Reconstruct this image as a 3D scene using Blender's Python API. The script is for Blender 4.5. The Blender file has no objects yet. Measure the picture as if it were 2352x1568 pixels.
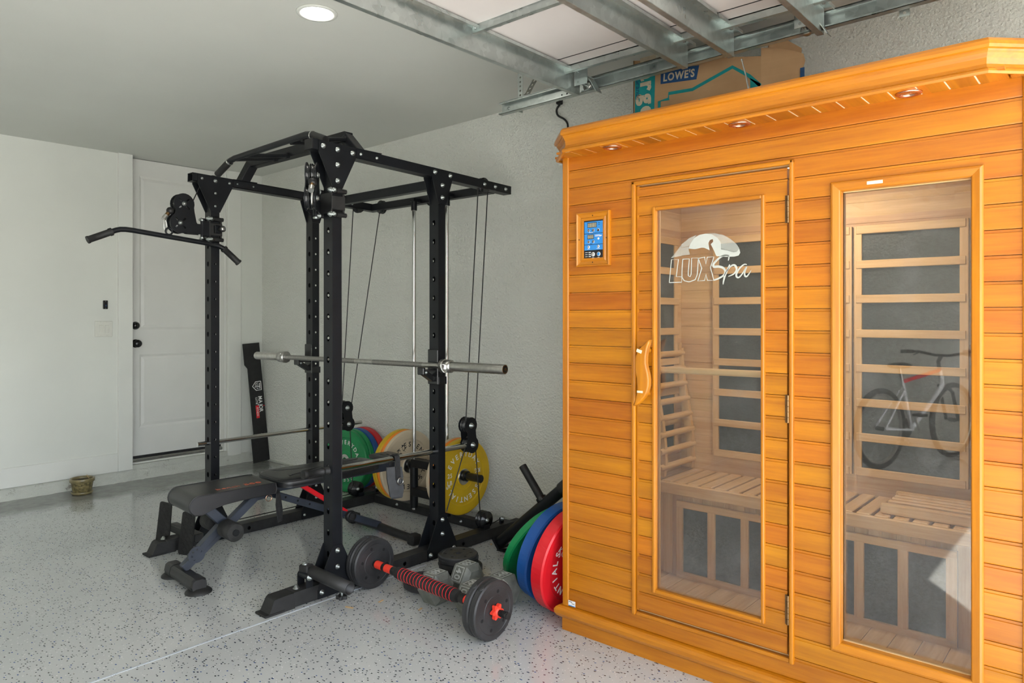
import bpy, bmesh, math, random
from mathutils import Vector, Matrix, Euler
random.seed(7)
PI = math.pi
SC = bpy.context.scene
COL = SC.collection
V = Vector

# ------------------------------------------------------------------ materials
MATS = {}
def nt(name):
    m = bpy.data.materials.new(name); m.use_nodes = True
    t = m.node_tree; b = t.nodes['Principled BSDF']
    MATS[name] = m
    return m, t, b
def N(t, kind, **kw):
    n = t.nodes.new(kind)
    for k, v in kw.items():
        if k.startswith('i_'):
            n.inputs[int(k[2:])].default_value = v
        else:
            setattr(n, k, v)
    return n
def L(t, a, b): t.links.new(a, b)
def ramp(t, stops, fac, interp='LINEAR'):
    r = t.nodes.new('ShaderNodeValToRGB'); r.color_ramp.interpolation = interp
    els = r.color_ramp.elements
    while len(els) < len(stops): els.new(0.5)
    for e, (p, c) in zip(els, stops):
        e.position = p; e.color = (c[0], c[1], c[2], 1)
    L(t, fac, r.inputs[0]); return r
def coords(t, scale=(1, 1, 1), loc=(0, 0, 0), kind='Object'):
    tc = t.nodes.new('ShaderNodeTexCoord'); mp = t.nodes.new('ShaderNodeMapping')
    mp.inputs['Scale'].default_value = scale; mp.inputs['Location'].default_value = loc
    L(t, tc.outputs[kind], mp.inputs[0]); return mp.outputs[0]
def noise(t, vec, scale, detail=3, rough=.5):
    n = t.nodes.new('ShaderNodeTexNoise'); n.inputs['Scale'].default_value = scale
    n.inputs['Detail'].default_value = detail; n.inputs['Roughness'].default_value = rough
    if vec is not None: L(t, vec, n.inputs['Vector'])
    return n
def bump(t, b, h, strength, dist=.002):
    bp = t.nodes.new('ShaderNodeBump'); bp.inputs['Strength'].default_value = strength
    bp.inputs['Distance'].default_value = dist
    L(t, h, bp.inputs['Height']); L(t, bp.outputs[0], b.inputs['Normal'])
def plain(name, col, rough=.5, metal=0, spec=.5, var=.12, vscale=30, bmp=0, bscale=200, bdist=.001, coat=0, emit=None):
    m, t, b = nt(name)
    b.inputs['Roughness'].default_value = rough; b.inputs['Metallic'].default_value = metal
    b.inputs['Specular IOR Level'].default_value = spec
    if coat: b.inputs['Coat Weight'].default_value = coat; b.inputs['Coat Roughness'].default_value = .1
    co = coords(t)
    n = noise(t, co, vscale, 4)
    c0 = [max(0, c*(1-var)) for c in col]; c1 = [min(1, c*(1+var)) for c in col]
    r = ramp(t, [(.3, c0), (.7, c1)], n.outputs[0])
    L(t, r.outputs[0], b.inputs['Base Color'])
    if bmp:
        n2 = noise(t, co, bscale, 3); bump(t, b, n2.outputs[0], bmp, bdist)
    if emit:
        b.inputs['Emission Color'].default_value = (*emit[0], 1); b.inputs['Emission Strength'].default_value = emit[1]
    return m

plain('wall_paint', (.72, .735, .685), .75, var=.03, vscale=2, bmp=.15, bscale=90)
plain('ceiling_paint', (.66, .67, .625), .8, var=.03, vscale=1.5, bmp=.1, bscale=120)
plain('trim_paint', (.75, .76, .715), .45, var=.03, vscale=3)
plain('door_paint', (.74, .74, .705), .5, var=.03, vscale=3)
plain('switch_plastic', (.70, .70, .64), .35, var=.02)
# stucco
m, t, b = nt('stucco'); b.inputs['Roughness'].default_value = .8
co = coords(t); n1 = noise(t, co, 85, 4, .6); n2 = noise(t, co, 1.4, 3)
vo = t.nodes.new('ShaderNodeTexVoronoi'); vo.inputs['Scale'].default_value = 70; L(t, co, vo.inputs['Vector'])
mx = N(t, 'ShaderNodeMath', operation='MULTIPLY_ADD'); L(t, vo.outputs['Distance'], mx.inputs[0]); mx.inputs[1].default_value = .6; L(t, n1.outputs[0], mx.inputs[2])
r = ramp(t, [(.3, (.74, .75, .69)), (.7, (.79, .80, .745))], n2.outputs[0]); L(t, r.outputs[0], b.inputs['Base Color'])
bump(t, b, mx.outputs[0], .9, .009)
# rough concrete stem wall, painted with chips
m, t, b = nt('curb_concrete'); b.inputs['Roughness'].default_value = .9
co = coords(t); n1 = noise(t, co, 26, 6, .7); n2 = noise(t, co, 9, 6, .75)
r = ramp(t, [(.0, (.18, .15, .12)), (.33, (.25, .23, .2)), (.40, (.60, .615, .56)), (1, (.67, .68, .62))], n2.outputs[0]); L(t, r.outputs[0], b.inputs['Base Color'])
bump(t, b, n1.outputs[0], .8, .02)
# epoxy floor with flakes
m, t, b = nt('epoxy_floor')
b.inputs['Specular IOR Level'].default_value = .65
co = coords(t)
big = noise(t, co, 1.1, 4, .55)
base = ramp(t, [(.3, (.43, .45, .44)), (.5, (.49, .505, .49)), (.72, (.53, .54, .52))], big.outputs[0])
def flakes(scale, thr, gate, prev, colors, stretch):
    cc = coords(t, stretch, (scale*.013, 0, 0))
    nn = noise(t, cc, 9, 2)
    add = N(t, 'ShaderNodeVectorMath', operation='MULTIPLY_ADD'); L(t, nn.outputs['Color'], add.inputs[0]); add.inputs[1].default_value = (.02, .02, .02); L(t, cc, add.inputs[2])
    v = t.nodes.new('ShaderNodeTexVoronoi'); v.inputs['Scale'].default_value = scale; L(t, add.outputs[0], v.inputs['Vector'])
    lt = N(t, 'ShaderNodeMath', operation='LESS_THAN'); L(t, v.outputs['Distance'], lt.inputs[0]); lt.inputs[1].default_value = thr
    sep = t.nodes.new('ShaderNodeSeparateColor'); L(t, v.outputs['Color'], sep.inputs[0])
    g = N(t, 'ShaderNodeMath', operation='GREATER_THAN'); L(t, sep.outputs[0], g.inputs[0]); g.inputs[1].default_value = gate
    mu = N(t, 'ShaderNodeMath', operation='MULTIPLY'); L(t, lt.outputs[0], mu.inputs[0]); L(t, g.outputs[0], mu.inputs[1])
    cr = ramp(t, colors, sep.outputs[1], 'CONSTANT')
    mixn = N(t, 'ShaderNodeMix', data_type='RGBA'); L(t, mu.outputs[0], mixn.inputs[0]); L(t, prev, mixn.inputs[6]); L(t, cr.outputs[0], mixn.inputs[7])
    return mixn.outputs[2]
c = flakes(105, .30, .66, base.outputs[0], [(0, (.015, .025, .06)), (.45, (.03, .035, .04)), (.8, (.05, .1, .25))], (1, .62, 1))
c = flakes(135, .25, .74, c, [(0, (.02, .02, .03)), (.35, (.72, .72, .70)), (.75, (.8, .8, .78))], (.7, 1, 1))
# worn bare strip along the back wall
sepx = t.nodes.new('ShaderNodeSeparateXYZ'); L(t, co, sepx.inputs[0])
wn = noise(t, co, 5, 4, .6)
ad = N(t, 'ShaderNodeMath', operation='MULTIPLY_ADD'); L(t, wn.outputs[0], ad.inputs[0]); ad.inputs[1].default_value = .35; L(t, sepx.outputs[1], ad.inputs[2])
edge = ramp(t, [(0, (0, 0, 0)), (.48, (0, 0, 0)), (.56, (1, 1, 1)), (1, (1, 1, 1))], ad.outputs[0])
mr = N(t, 'ShaderNodeMapRange'); L(t, ad.outputs[0], mr.inputs[0]); mr.inputs[1].default_value = 5.55; mr.inputs[2].default_value = 5.75
bare = ramp(t, [(.3, (.17, .175, .165)), (.7, (.27, .275, .26))], noise(t, co, 14, 6, .7).outputs[0])
mixb = N(t, 'ShaderNodeMix', data_type='RGBA'); L(t, mr.outputs[0], mixb.inputs[0]); L(t, c, mixb.inputs[6]); L(t, bare.outputs[0], mixb.inputs[7])
L(t, mixb.outputs[2], b.inputs['Base Color'])
rr = N(t, 'ShaderNodeMapRange'); L(t, noise(t, co, 3, 4, .6).outputs[0], rr.inputs[0]); rr.inputs[3].default_value = .05; rr.inputs[4].default_value = .16
L(t, rr.outputs[0], b.inputs['Roughness'])
bump(t, b, noise(t, co, 14, 3).outputs[0], .05, .004)
t.nodes.remove(edge)

# woods: grain axis
def wood(name, c0, c1, axis, rough=.35, pitch=None, plank_axis=2, z0=0, coat=0, tint=.35, knots=False, seg=False):
    m, t, b = nt(name); b.inputs['Roughness'].default_value = rough
    if coat: b.inputs['Coat Weight'].default_value = coat; b.inputs['Coat Roughness'].default_value = .18
    s = [26, 26, 26]; s[axis] = 1.6
    co = coords(t)
    vec = coords(t, tuple(s))
    off = None
    if pitch:
        sp = t.nodes.new('ShaderNodeSeparateXYZ'); L(t, co, sp.inputs[0])
        a = N(t, 'ShaderNodeMath', operation='SUBTRACT'); L(t, sp.outputs[plank_axis], a.inputs[0]); a.inputs[1].default_value = z0
        d = N(t, 'ShaderNodeMath', operation='DIVIDE'); L(t, a.outputs[0], d.inputs[0]); d.inputs[1].default_value = pitch
        f = N(t, 'ShaderNodeMath', operation='FLOOR'); L(t, d.outputs[0], f.inputs[0])
        h = f.outputs[0]
        if seg:   # change tint between columns of planks
            acc = None
            for th_ in (.44, -.14, -.665):
                lt_ = N(t, 'ShaderNodeMath', operation='LESS_THAN'); L(t, sp.outputs[1], lt_.inputs[0]); lt_.inputs[1].default_value = th_
                if acc is None: acc = lt_
                else:
                    q_ = N(t, 'ShaderNodeMath', operation='ADD'); L(t, acc.outputs[0], q_.inputs[0]); L(t, lt_.outputs[0], q_.inputs[1]); acc = q_
            za_ = N(t, 'ShaderNodeMath', operation='LESS_THAN'); L(t, sp.outputs[2], za_.inputs[0]); za_.inputs[1].default_value = 1.73
            zb_ = N(t, 'ShaderNodeMath', operation='GREATER_THAN'); L(t, sp.outputs[2], zb_.inputs[0]); zb_.inputs[1].default_value = .172
            zc_ = N(t, 'ShaderNodeMath', operation='MULTIPLY'); L(t, za_.outputs[0], zc_.inputs[0]); L(t, zb_.outputs[0], zc_.inputs[1])
            g2 = N(t, 'ShaderNodeMath', operation='MULTIPLY'); L(t, acc.outputs[0], g2.inputs[0]); L(t, zc_.outputs[0], g2.inputs[1])
            g3 = N(t, 'ShaderNodeMath', operation='MULTIPLY_ADD'); L(t, g2.outputs[0], g3.inputs[0]); g3.inputs[1].default_value = 37.3; L(t, h, g3.inputs[2]); h = g3.outputs[0]
        wnn = N(t, 'ShaderNodeTexWhiteNoise', noise_dimensions='1D'); L(t, h, wnn.inputs['W'])
        off = wnn
        cb = N(t, 'ShaderNodeCombineXYZ'); 
        for i in range(3): L(t, h, cb.inputs[i])
        sc = N(t, 'ShaderNodeVectorMath', operation='MULTIPLY_ADD'); L(t, cb.outputs[0], sc.inputs[0]); sc.inputs[1].default_value = (3.7, 5.1, 2.3); L(t, vec, sc.inputs[2]); vec = sc.outputs[0]
    n1 = noise(t, vec, 1.0, 5, .6)
    n2 = noise(t, vec, 4.5, 3, .6)
    mm = N(t, 'ShaderNodeMath', operation='MULTIPLY_ADD'); L(t, n2.outputs[0], mm.inputs[0]); mm.inputs[1].default_value = .45; L(t, n1.outputs[0], mm.inputs[2])
    r = ramp(t, [(.42, c0), (.95, c1)], mm.outputs[0])
    outc = r.outputs[0]
    if off:
        hsv = t.nodes.new('ShaderNodeHueSaturation'); L(t, outc, hsv.inputs['Color'])
        mr2 = N(t, 'ShaderNodeMapRange'); L(t, off.outputs[0], mr2.inputs[0]); mr2.inputs[3].default_value = 1-tint; mr2.inputs[4].default_value = 1+tint*.45
        L(t, mr2.outputs[0], hsv.inputs['Value'])
        mr3 = N(t, 'ShaderNodeMapRange'); L(t, off.outputs['Color'], mr3.inputs[0]); mr3.inputs[3].default_value = .488; mr3.inputs[4].default_value = .507
        L(t, mr3.outputs[0], hsv.inputs['Hue']); outc = hsv.outputs[0]
    L(t, outc, b.inputs['Base Color'])
    bump(t, b, n2.outputs[0], .06, .001)
    return m
OR0, OR1 = (.34, .098, .0022), (.56, .203, .0050)
wood('cedar_planks', OR0, OR1, 1, .36, pitch=.0709, z0=.030, coat=.12, seg=True, tint=.13)
wood('cedar_soffit', OR0, OR1, 0, .4, pitch=.0709, plank_axis=1, z0=.02, coat=.15)
wood('cedar_y', (.36, .106, .0026), (.57, .208, .006), 1, .32, coat=.15)
wood('cedar_z', (.36, .106, .0026), (.57, .208, .006), 2, .32, coat=.15)
wood('cedar_x', (.36, .106, .0026), (.57, .208, .006), 0, .32, coat=.15)
HB0, HB1 = (.56, .34, .14), (.78, .54, .27)
wood('hemlock_planks', HB0, HB1, 1, .55, pitch=.09, z0=.0, tint=.15)
wood('hemlock_planks_x', HB0, HB1, 0, .55, pitch=.09, z0=.0, tint=.15)
wood('hemlock_boards', HB0, HB1, 2, .55, pitch=.05, plank_axis=1, tint=.18)
wood('hemlock_y', HB0, HB1, 1, .5)
wood('hemlock_x', HB0, HB1, 0, .5)
wood('hemlock_z', HB0, HB1, 2, .5)
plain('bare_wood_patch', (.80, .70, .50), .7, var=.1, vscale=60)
plain('heater_panel', (.032, .042, .047), .42, var=.35, vscale=60, bmp=.5, bscale=90, bdist=.003)
plain('black_powder', (.006, .007, .009), .42, spec=.35, var=.25, vscale=14, bmp=.12, bscale=500, bdist=.0005)
plain('black_scuffed', (.016, .016, .016), .5, var=.45, vscale=22, bmp=.1, bscale=300)
plain('black_gloss', (.012, .013, .014), .22, var=.2, vscale=20)
plain('black_rubber', (.011, .011, .011), .6, var=.35, vscale=25, bmp=.25, bscale=400, bdist=.0006)
plain('grey_powder', (.030, .037, .052), .42, var=.25, vscale=9)
plain('black_plastic', (.011, .011, .0115), .45, var=.3, vscale=25)
plain('plate_plastic', (.026, .026, .027), .5, var=.35, vscale=14, bmp=.3, bscale=260, bdist=.0012)
plain('vinyl', (.014, .0145, .016), .33, var=.25, vscale=5, bmp=.25, bscale=320, bdist=.0005)
plain('vinyl_piping', (.012, .012, .012), .35)
plain('foam', (.020, .020, .019), .9, var=.6, vscale=18, bmp=.6, bscale=140, bdist=.003)
plain('webbing', (.02, .02, .021), .85, var=.3, vscale=80, bmp=.4, bscale=500, bdist=.0006)
plain('neoprene', (.045, .047, .05), .7, var=.2, vscale=30)
plain('chrome', (.62, .62, .60), .12, 1, var=.05)
plain('steel_satin', (.55, .54, .51), .28, 1, var=.12, vscale=50)
plain('knurl', (.36, .35, .33), .5, 1, var=.3, vscale=260, bmp=.8, bscale=900, bdist=.001)
plain('zinc_bolt', (.38, .41, .40), .42, 1, var=.1, vscale=90)
plain('dark_hole', (.004, .004, .004), .9)
plain('red_paint', (.75, .012, .02), .35, var=.06)
plain('red_plastic', (.86, .055, .03), .4, var=.06)
plain('red_ring', (.80, .02, .03), .5)
plain('white_print', (.80, .80, .78), .6, var=.04)
plain('black_print', (.02, .02, .02), .6)
plain('orange_print', (.55, .12, .06), .6, var=.3, vscale=90)
plain('plate_green', (.004, .26, .075), .42, var=.12, vscale=8)
plain('plate_blue', (.006, .075, .30), .42, var=.12, vscale=8)
plain('plate_red', (.62, .010, .018), .38, var=.1, vscale=8)
plain('plate_yellow', (.62, .40, .010), .45, var=.08, vscale=8)
plain('plate_orange', (.86, .25, .015), .45, var=.08, vscale=8)
plain('plate_beige', (.56, .47, .33), .5, var=.08, vscale=8)
plain('worn_number', (.42, .43, .40), .6, .2, var=.25, vscale=60)
plain('pot_glaze', (.20, .165, .075), .3, var=.6, vscale=55, bmp=.8, bscale=60, bdist=.006, coat=.3)
plain('pot_rim', (.22, .18, .085), .3, var=.25, vscale=30, coat=.3)
plain('soil', (.05, .04, .03), .95, bmp=.8, bscale=80, bdist=.01)
plain('cast_iron', (.17, .175, .15), .6, .25, var=.25, vscale=26, bmp=.5, bscale=120, bdist=.002)
# galvanised steel with spangle
m, t, b = nt('galvanised'); b.inputs['Metallic'].default_value = .9
co = coords(t); vo = t.nodes.new('ShaderNodeTexVoronoi'); vo.inputs['Scale'].default_value = 38; L(t, co, vo.inputs['Vector'])
n1 = noise(t, co, 4, 4, .6)
mxx = N(t, 'ShaderNodeMath', operation='MULTIPLY_ADD'); sep = t.nodes.new('ShaderNodeSeparateColor'); L(t, vo.outputs['Color'], sep.inputs[0])
L(t, sep.outputs[0], mxx.inputs[0]); mxx.inputs[1].default_value = .22; L(t, n1.outputs[0], mxx.inputs[2])
r = ramp(t, [(.35, (.38, .42, .41)), (.85, (.60, .65, .63))], mxx.outputs[0]); L(t, r.outputs[0], b.inputs['Base Color'])
r2 = N(t, 'ShaderNodeMapRange'); L(t, mxx.outputs[0], r2.inputs[0]); r2.inputs[1].default_value = .3; r2.inputs[2].default_value = .9; r2.inputs[3].default_value = .24; r2.inputs[4].default_value = .42
L(t, r2.outputs[0], b.inputs['Roughness'])
plain('door_panel_white', (.62, .58, .56), .5, var=.03, vscale=4, bmp=.12, bscale=60)
# cardboard
m, t, b = nt('cardboard'); b.inputs['Roughness'].default_value = .8
co = coords(t, (3, 3, 90)); n1 = noise(t, co, 1, 3); n2 = noise(t, coords(t), 5, 4)
mm = N(t, 'ShaderNodeMath', operation='MULTIPLY_ADD'); L(t, n1.outputs[0], mm.inputs[0]); mm.inputs[1].default_value = .2; L(t, n2.outputs[0], mm.inputs[2])
r = ramp(t, [(.35, (.36, .215, .105)), (.85, (.47, .30, .155))], mm.outputs[0]); L(t, r.outputs[0], b.inputs['Base Color'])
bump(t, b, n2.outputs[0], .4, .01)
plain('teal_print', (.0, .23, .24), .7, var=.08, vscale=40)
plain('navy_print', (.01, .06, .17), .7, var=.08, vscale=40)
plain('cream_print', (.52, .45, .33), .7)
plain('screen_blue', (.035, .25, .66), .25, var=.03)
plain('screen_black', (.015, .015, .018), .25)
plain('lcd', (.36, .33, .24), .3, var=.05)
plain('lens_white', (.9, .9, .88), .3, emit=((1, .95, .86), 22.0))
plain('added_cabin_glow', (.8, .8, .78), .4, emit=((1, .88, .72), 100.0))  # glow of the added fill inside the sauna
plain('halogen', (.75, .73, .68), .08, 1)
plain('copper_ring', (.70, .42, .30), .22, 1)
plain('brass', (.22, .13, .06), .35, 1, var=.2)
plain('driveway', (.42, .42, .40), .85, var=.1, vscale=3, bmp=.2, bscale=60)
plain('straw', (.50, .34, .17), .8)
plain('threshold_metal', (.33, .33, .32), .35, .9)
plain('tyre', (.02, .02, .02), .8)
plain('frame_white', (.7, .7, .7), .3)
plain('foliage', (.05, .10, .03), .8, var=.5, vscale=3, bmp=1, bscale=6, bdist=.3)
plain('joint_fill', (.50, .54, .58), .3, var=.05)
# glass pane: mostly clear, with fresnel mirror and a little dust
m = bpy.data.materials.new('glass_pane'); m.use_nodes = True; MATS['glass_pane'] = m; t = m.node_tree
for n in list(t.nodes): t.nodes.remove(n)
out = t.nodes.new('ShaderNodeOutputMaterial'); tr = t.nodes.new('ShaderNodeBsdfTransparent'); gl = t.nodes.new('ShaderNodeBsdfGlossy')
tr.inputs[0].default_value = (.93, .93, .92, 1); gl.inputs['Roughness'].default_value = .015; gl.inputs[0].default_value = (1, 1, 1, 1)
fr = t.nodes.new('ShaderNodeFresnel'); fr.inputs[0].default_value = 1.62
ms = t.nodes.new('ShaderNodeMixShader'); L(t, fr.outputs[0], ms.inputs[0]); L(t, tr.outputs[0], ms.inputs[1]); L(t, gl.outputs[0], ms.inputs[2])
df = t.nodes.new('ShaderNodeBsdfDiffuse'); df.inputs[0].default_value = (.75, .75, .75, 1)
dn = noise(t, coords(t), 7, 6, .65); dr = ramp(t, [(.50, (.006, .006, .006)), (.8, (.055, .055, .055))], dn.outputs[0])
m2 = t.nodes.new('ShaderNodeMixShader'); L(t, dr.outputs[0], m2.inputs[0]); L(t, ms.outputs[0], m2.inputs[1]); L(t, df.outputs[0], m2.inputs[2])
L(t, m2.outputs[0], out.inputs[0])
def etched(name, alpha, col=(.66, .68, .62)):
    m = bpy.data.materials.new(name); m.use_nodes = True; MATS[name] = m; t = m.node_tree; b = t.nodes['Principled BSDF']
    n = noise(t, coords(t), 30, 3); r = ramp(t, [(.3, [x*.94 for x in col]), (.7, col)], n.outputs[0]); L(t, r.outputs[0], b.inputs['Base Color'])
    b.inputs['Roughness'].default_value = .7; b.inputs['Alpha'].default_value = alpha
etched('etch_strong', .82, (.58, .60, .55)); etched('etch_mid', .36, (.55, .57, .52)); etched('etch_light', .2)
M = MATS

# ------------------------------------------------------------------ mesh builder
class MB:
    def __init__(s): s.v = []; s.f = []; s.m = []; s.s = []; s.mats = []
    def mi(s, mat):
        if mat not in s.mats: s.mats.append(mat)
        return s.mats.index(mat)
    def raw(s, vs, fs, mat, smooth=False, X=None):
        o = len(s.v); k = s.mi(mat)
        for p in vs:
            p = V(p); s.v.append(X @ p if X else p)
        for f in fs: s.f.append([i+o for i in f]); s.m.append(k); s.s.append(smooth)
        return s
    def bm(s, bm, mat, smooth=False, X=None):
        bm.verts.index_update()
        s.raw([v.co.copy() for v in bm.verts], [[v.index for v in f.verts] for f in bm.faces], mat, smooth, X); bm.free(); return s
    def box(s, c, size, mat, bev=0, X=None, rot=None, seg=1):
        b = bmesh.new(); bmesh.ops.create_cube(b, size=1)
        bmesh.ops.scale(b, vec=size, verts=b.verts)
        if bev: bmesh.ops.bevel(b, geom=list(b.edges), offset=bev, segments=seg, affect='EDGES', profile=.5)
        T = Matrix.Translation(c)
        if rot is not None: T = T @ Euler(rot).to_matrix().to_4x4()
        if X: T = X @ T
        return s.bm(b, mat, False, T)
    def bx(s, x0, x1, y0, y1, z0, z1, mat, bev=0, X=None, seg=1):
        return s.box(((x0+x1)/2, (y0+y1)/2, (z0+z1)/2), (abs(x1-x0), abs(y1-y0), abs(z1-z0)), mat, bev, X, None, seg)
    def beam(s, p0, p1, w, h, mat, up=(0, 0, 1), bev=0, seg=1):     # w across, h along up
        p0, p1 = V(p0), V(p1); d = p1-p0; l = d.length; x = d.normalized(); u = V(up)
        y = u.cross(x)
        if y.length < 1e-4: y = V((0, 1, 0)).cross(x)
        y.normalize(); z = x.cross(y)
        R = Matrix((x, y, z)).transposed().to_4x4(); R.translation = (p0+p1)/2
        return s.box((0, 0, 0), (l, w, h), mat, bev, R, None, seg)
    def tube(s, pts, r, mat, seg=12, cap=True, smooth=True):
        pts = [V(p) for p in pts]; n = len(pts)
        rs = r if isinstance(r, (list, tuple)) else [r]*n
        rings = []; prev = None
        for i, p in enumerate(pts):
            if i == 0: d = pts[1]-p
            elif i == n-1: d = p-pts[-2]
            else: d = (pts[i+1]-p).normalized()+(p-pts[i-1]).normalized()
            if d.length < 1e-9: d = pts[-1]-pts[0]
            d.normalize()
            if prev is None:
                a = V((0, 0, 1)) if abs(d.z) < .9 else V((1, 0, 0)); x = d.cross(a).normalized()
            else:
                x = (prev - d*prev.dot(d)).normalized()
            prev = x; y = d.cross(x)
            rings.append([p + (x*math.cos(2*PI*k/seg)+y*math.sin(2*PI*k/seg))*rs[i] for k in range(seg)])
        vs = [q for R in rings for q in R]; fs = []
        for i in range(n-1):
            for k in range(seg):
                fs.append((i*seg+k, i*seg+(k+1) % seg, (i+1)*seg+(k+1) % seg, (i+1)*seg+k))
        s.raw(vs, fs, mat, smooth)
        if cap:
            s.raw(rings[0], [tuple(range(seg))[::-1]], mat); s.raw(rings[-1], [tuple(range(seg))], mat)
        return s
    def lathe(s, prof, mat, seg=32, X=None, smooth=True, a0=0):      # prof: (radius, height) around local Z
        vs = []; fs = []; n = len(prof)
        for (r, z) in prof:
            for k in range(seg):
                a = a0+2*PI*k/seg; vs.append((r*math.cos(a), r*math.sin(a), z))
        for i in range(n-1):
            for k in range(seg):
                fs.append((i*seg+k, i*seg+(k+1) % seg, (i+1)*seg+(k+1) % seg, (i+1)*seg+k))
        s.raw(vs, fs, mat, smooth, X)
        if prof[0][0] > 1e-6: s.raw(vs[:seg], [tuple(range(seg))[::-1]], mat, False, X)
        if prof[-1][0] > 1e-6: s.raw(vs[-seg:], [tuple(range(seg))], mat, False, X)
        return s
    def ringlathe(s, prof, mat, seg=32, X=None, smooth=False):       # closed profile
        vs = []; fs = []; n = len(prof)
        for (r, z) in prof:
            for k in range(seg):
                a = 2*PI*k/seg; vs.append((r*math.cos(a), r*math.sin(a), z))
        for i in range(n):
            j = (i+1) % n
            for k in range(seg): fs.append((i*seg+k, i*seg+(k+1) % seg, j*seg+(k+1) % seg, j*seg+k))
        return s.raw(vs, fs, mat, smooth, X)
    def sheet(s, outline, holes, th, mat, X=None, bev=0):            # plate with real holes, local XY, thickness +Z
        b = bmesh.new(); es = []
        for lp in [outline]+list(holes):
            vv = [b.verts.new((p[0], p[1], 0)) for p in lp]
            for i in range(len(vv)): es.append(b.edges.new((vv[i], vv[(i+1) % len(vv)])))
        bmesh.ops.triangle_fill(b, use_beauty=True, use_dissolve=False, edges=es)
        fs = list(b.faces)
        r = bmesh.ops.extrude_face_region(b, geom=fs)
        bmesh.ops.translate(b, vec=(0, 0, th), verts=[g for g in r['geom'] if isinstance(g, bmesh.types.BMVert)])
        bmesh.ops.recalc_face_normals(b, faces=b.faces)
        return s.bm(b, mat, False, X)
    def prism(s, pts, th, mat, X=None, smooth=False): return s.sheet(pts, [], th, mat, X)
    def sphere(s, c, r, mat, sx=1, sy=1, sz=1, X=None):
        b = bmesh.new(); bmesh.ops.create_uvsphere(b, u_segments=16, v_segments=10, radius=r)
        T = Matrix.Translation(c) @ Matrix.Diagonal((sx, sy, sz, 1))
        if X: T = X @ T
        return s.bm(b, mat, True, T)
    def ribbon(s, pts, ws, th, mat, X=None):                         # flat stroke in local XY
        P = [V((p[0], p[1], 0)) for p in pts]; n = len(P); l = []; r = []
        for i in range(n):
            d = (P[min(i+1, n-1)]-P[max(i-1, 0)]).normalized(); q = V((-d.y, d.x, 0))*(ws[i] if isinstance(ws, (list, tuple)) else ws)/2
            l.append(P[i]+q); r.append(P[i]-q)
        vs = l+r+[p+V((0, 0, th)) for p in l+r]; fs = []
        for i in range(n-1):
            fs += [(i, i+1, n+i+1, n+i), (2*n+i, 3*n+i, 3*n+i+1, 2*n+i+1), (i, 2*n+i, 2*n+i+1, i+1), (n+i, n+i+1, 3*n+i+1, 3*n+i)]
        fs += [(0, n, 3*n, 2*n), (n-1, 3*n-1, 4*n-1, 2*n-1)]
        return s.raw(vs, fs, mat, False, X)
    def build(s, name, origin=None, smooth_angle=None):
        me = bpy.data.meshes.new(name)
        if origin is not None:
            inv = origin.inverted(); vs = [inv @ p for p in s.v]
        else: vs = s.v
        me.from_pydata([tuple(p) for p in vs], [], s.f)
        for k in s.mats: me.materials.append(MATS[k])
        me.polygons.foreach_set('material_index', s.m); me.polygons.foreach_set('use_smooth', s.s)
        me.update(); return me

GL = {}
def glyph(ch, extr=.02, shear=0, bold=0):
    key = (ch, extr, shear, bold)
    if key in GL: return GL[key]
    cu = bpy.data.curves.new('g', 'FONT'); cu.body = ch; cu.extrude = extr; cu.shear = shear; cu.offset = bold; cu.resolution_u = 3
    ob = bpy.data.objects.new('g', cu)
    me = bpy.data.meshes.new_from_object(ob)
    vs = [v.co.copy() for v in me.vertices]; fs = [list(p.vertices) for p in me.polygons]
    xs = [v.x for v in vs] or [0, .3]
    GL[key] = (vs, fs, min(xs), max(xs)); bpy.data.objects.remove(ob); bpy.data.meshes.remove(me); bpy.data.curves.remove(cu)
    return GL[key]
def put_text(mb, txt, size, mat, X, shear=0, bold=0, th=.001, gap=.12, align='C', wide=1):
    adv = []; x = 0; items = []
    for ch in txt:
        if ch == ' ': x += .35; continue
        vs, fs, a, b2 = glyph(ch, .5, shear, bold); items.append((ch, x-a)); x += (b2-a)+gap
    x -= gap; off = {'C': -x/2, 'L': 0, 'R': -x}[align]
    for ch, px in items:
        vs, fs, a, b2 = glyph(ch, .5, shear, bold)
        T = X @ Matrix.Diagonal((size*wide, size, th, 1)) @ Matrix.Translation((px+off, 0, .5))
        mb.raw(vs, fs, mat, False, T)
    return x*size*wide
def arc_text(mb, txt, size, R, a_mid, step, mat, X, bold=.01, wide=1):          # clockwise, tops outward, in local XY
    n = len(txt)
    for i, ch in enumerate(txt):
        if ch == ' ': continue
        a = a_mid - (i-(n-1)/2)*step
        T = X @ Matrix.Rotation(a-PI/2, 4, 'Z') @ Matrix.Translation((0, R, 0))
        vs, fs, x0, x1 = glyph(ch, .5, 0, bold)
        T = T @ Matrix.Diagonal((size*wide, size, .001, 1)) @ Matrix.Translation((-(x0+x1)/2, 0, .5))
        mb.raw(vs, fs, mat, False, T)

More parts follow.
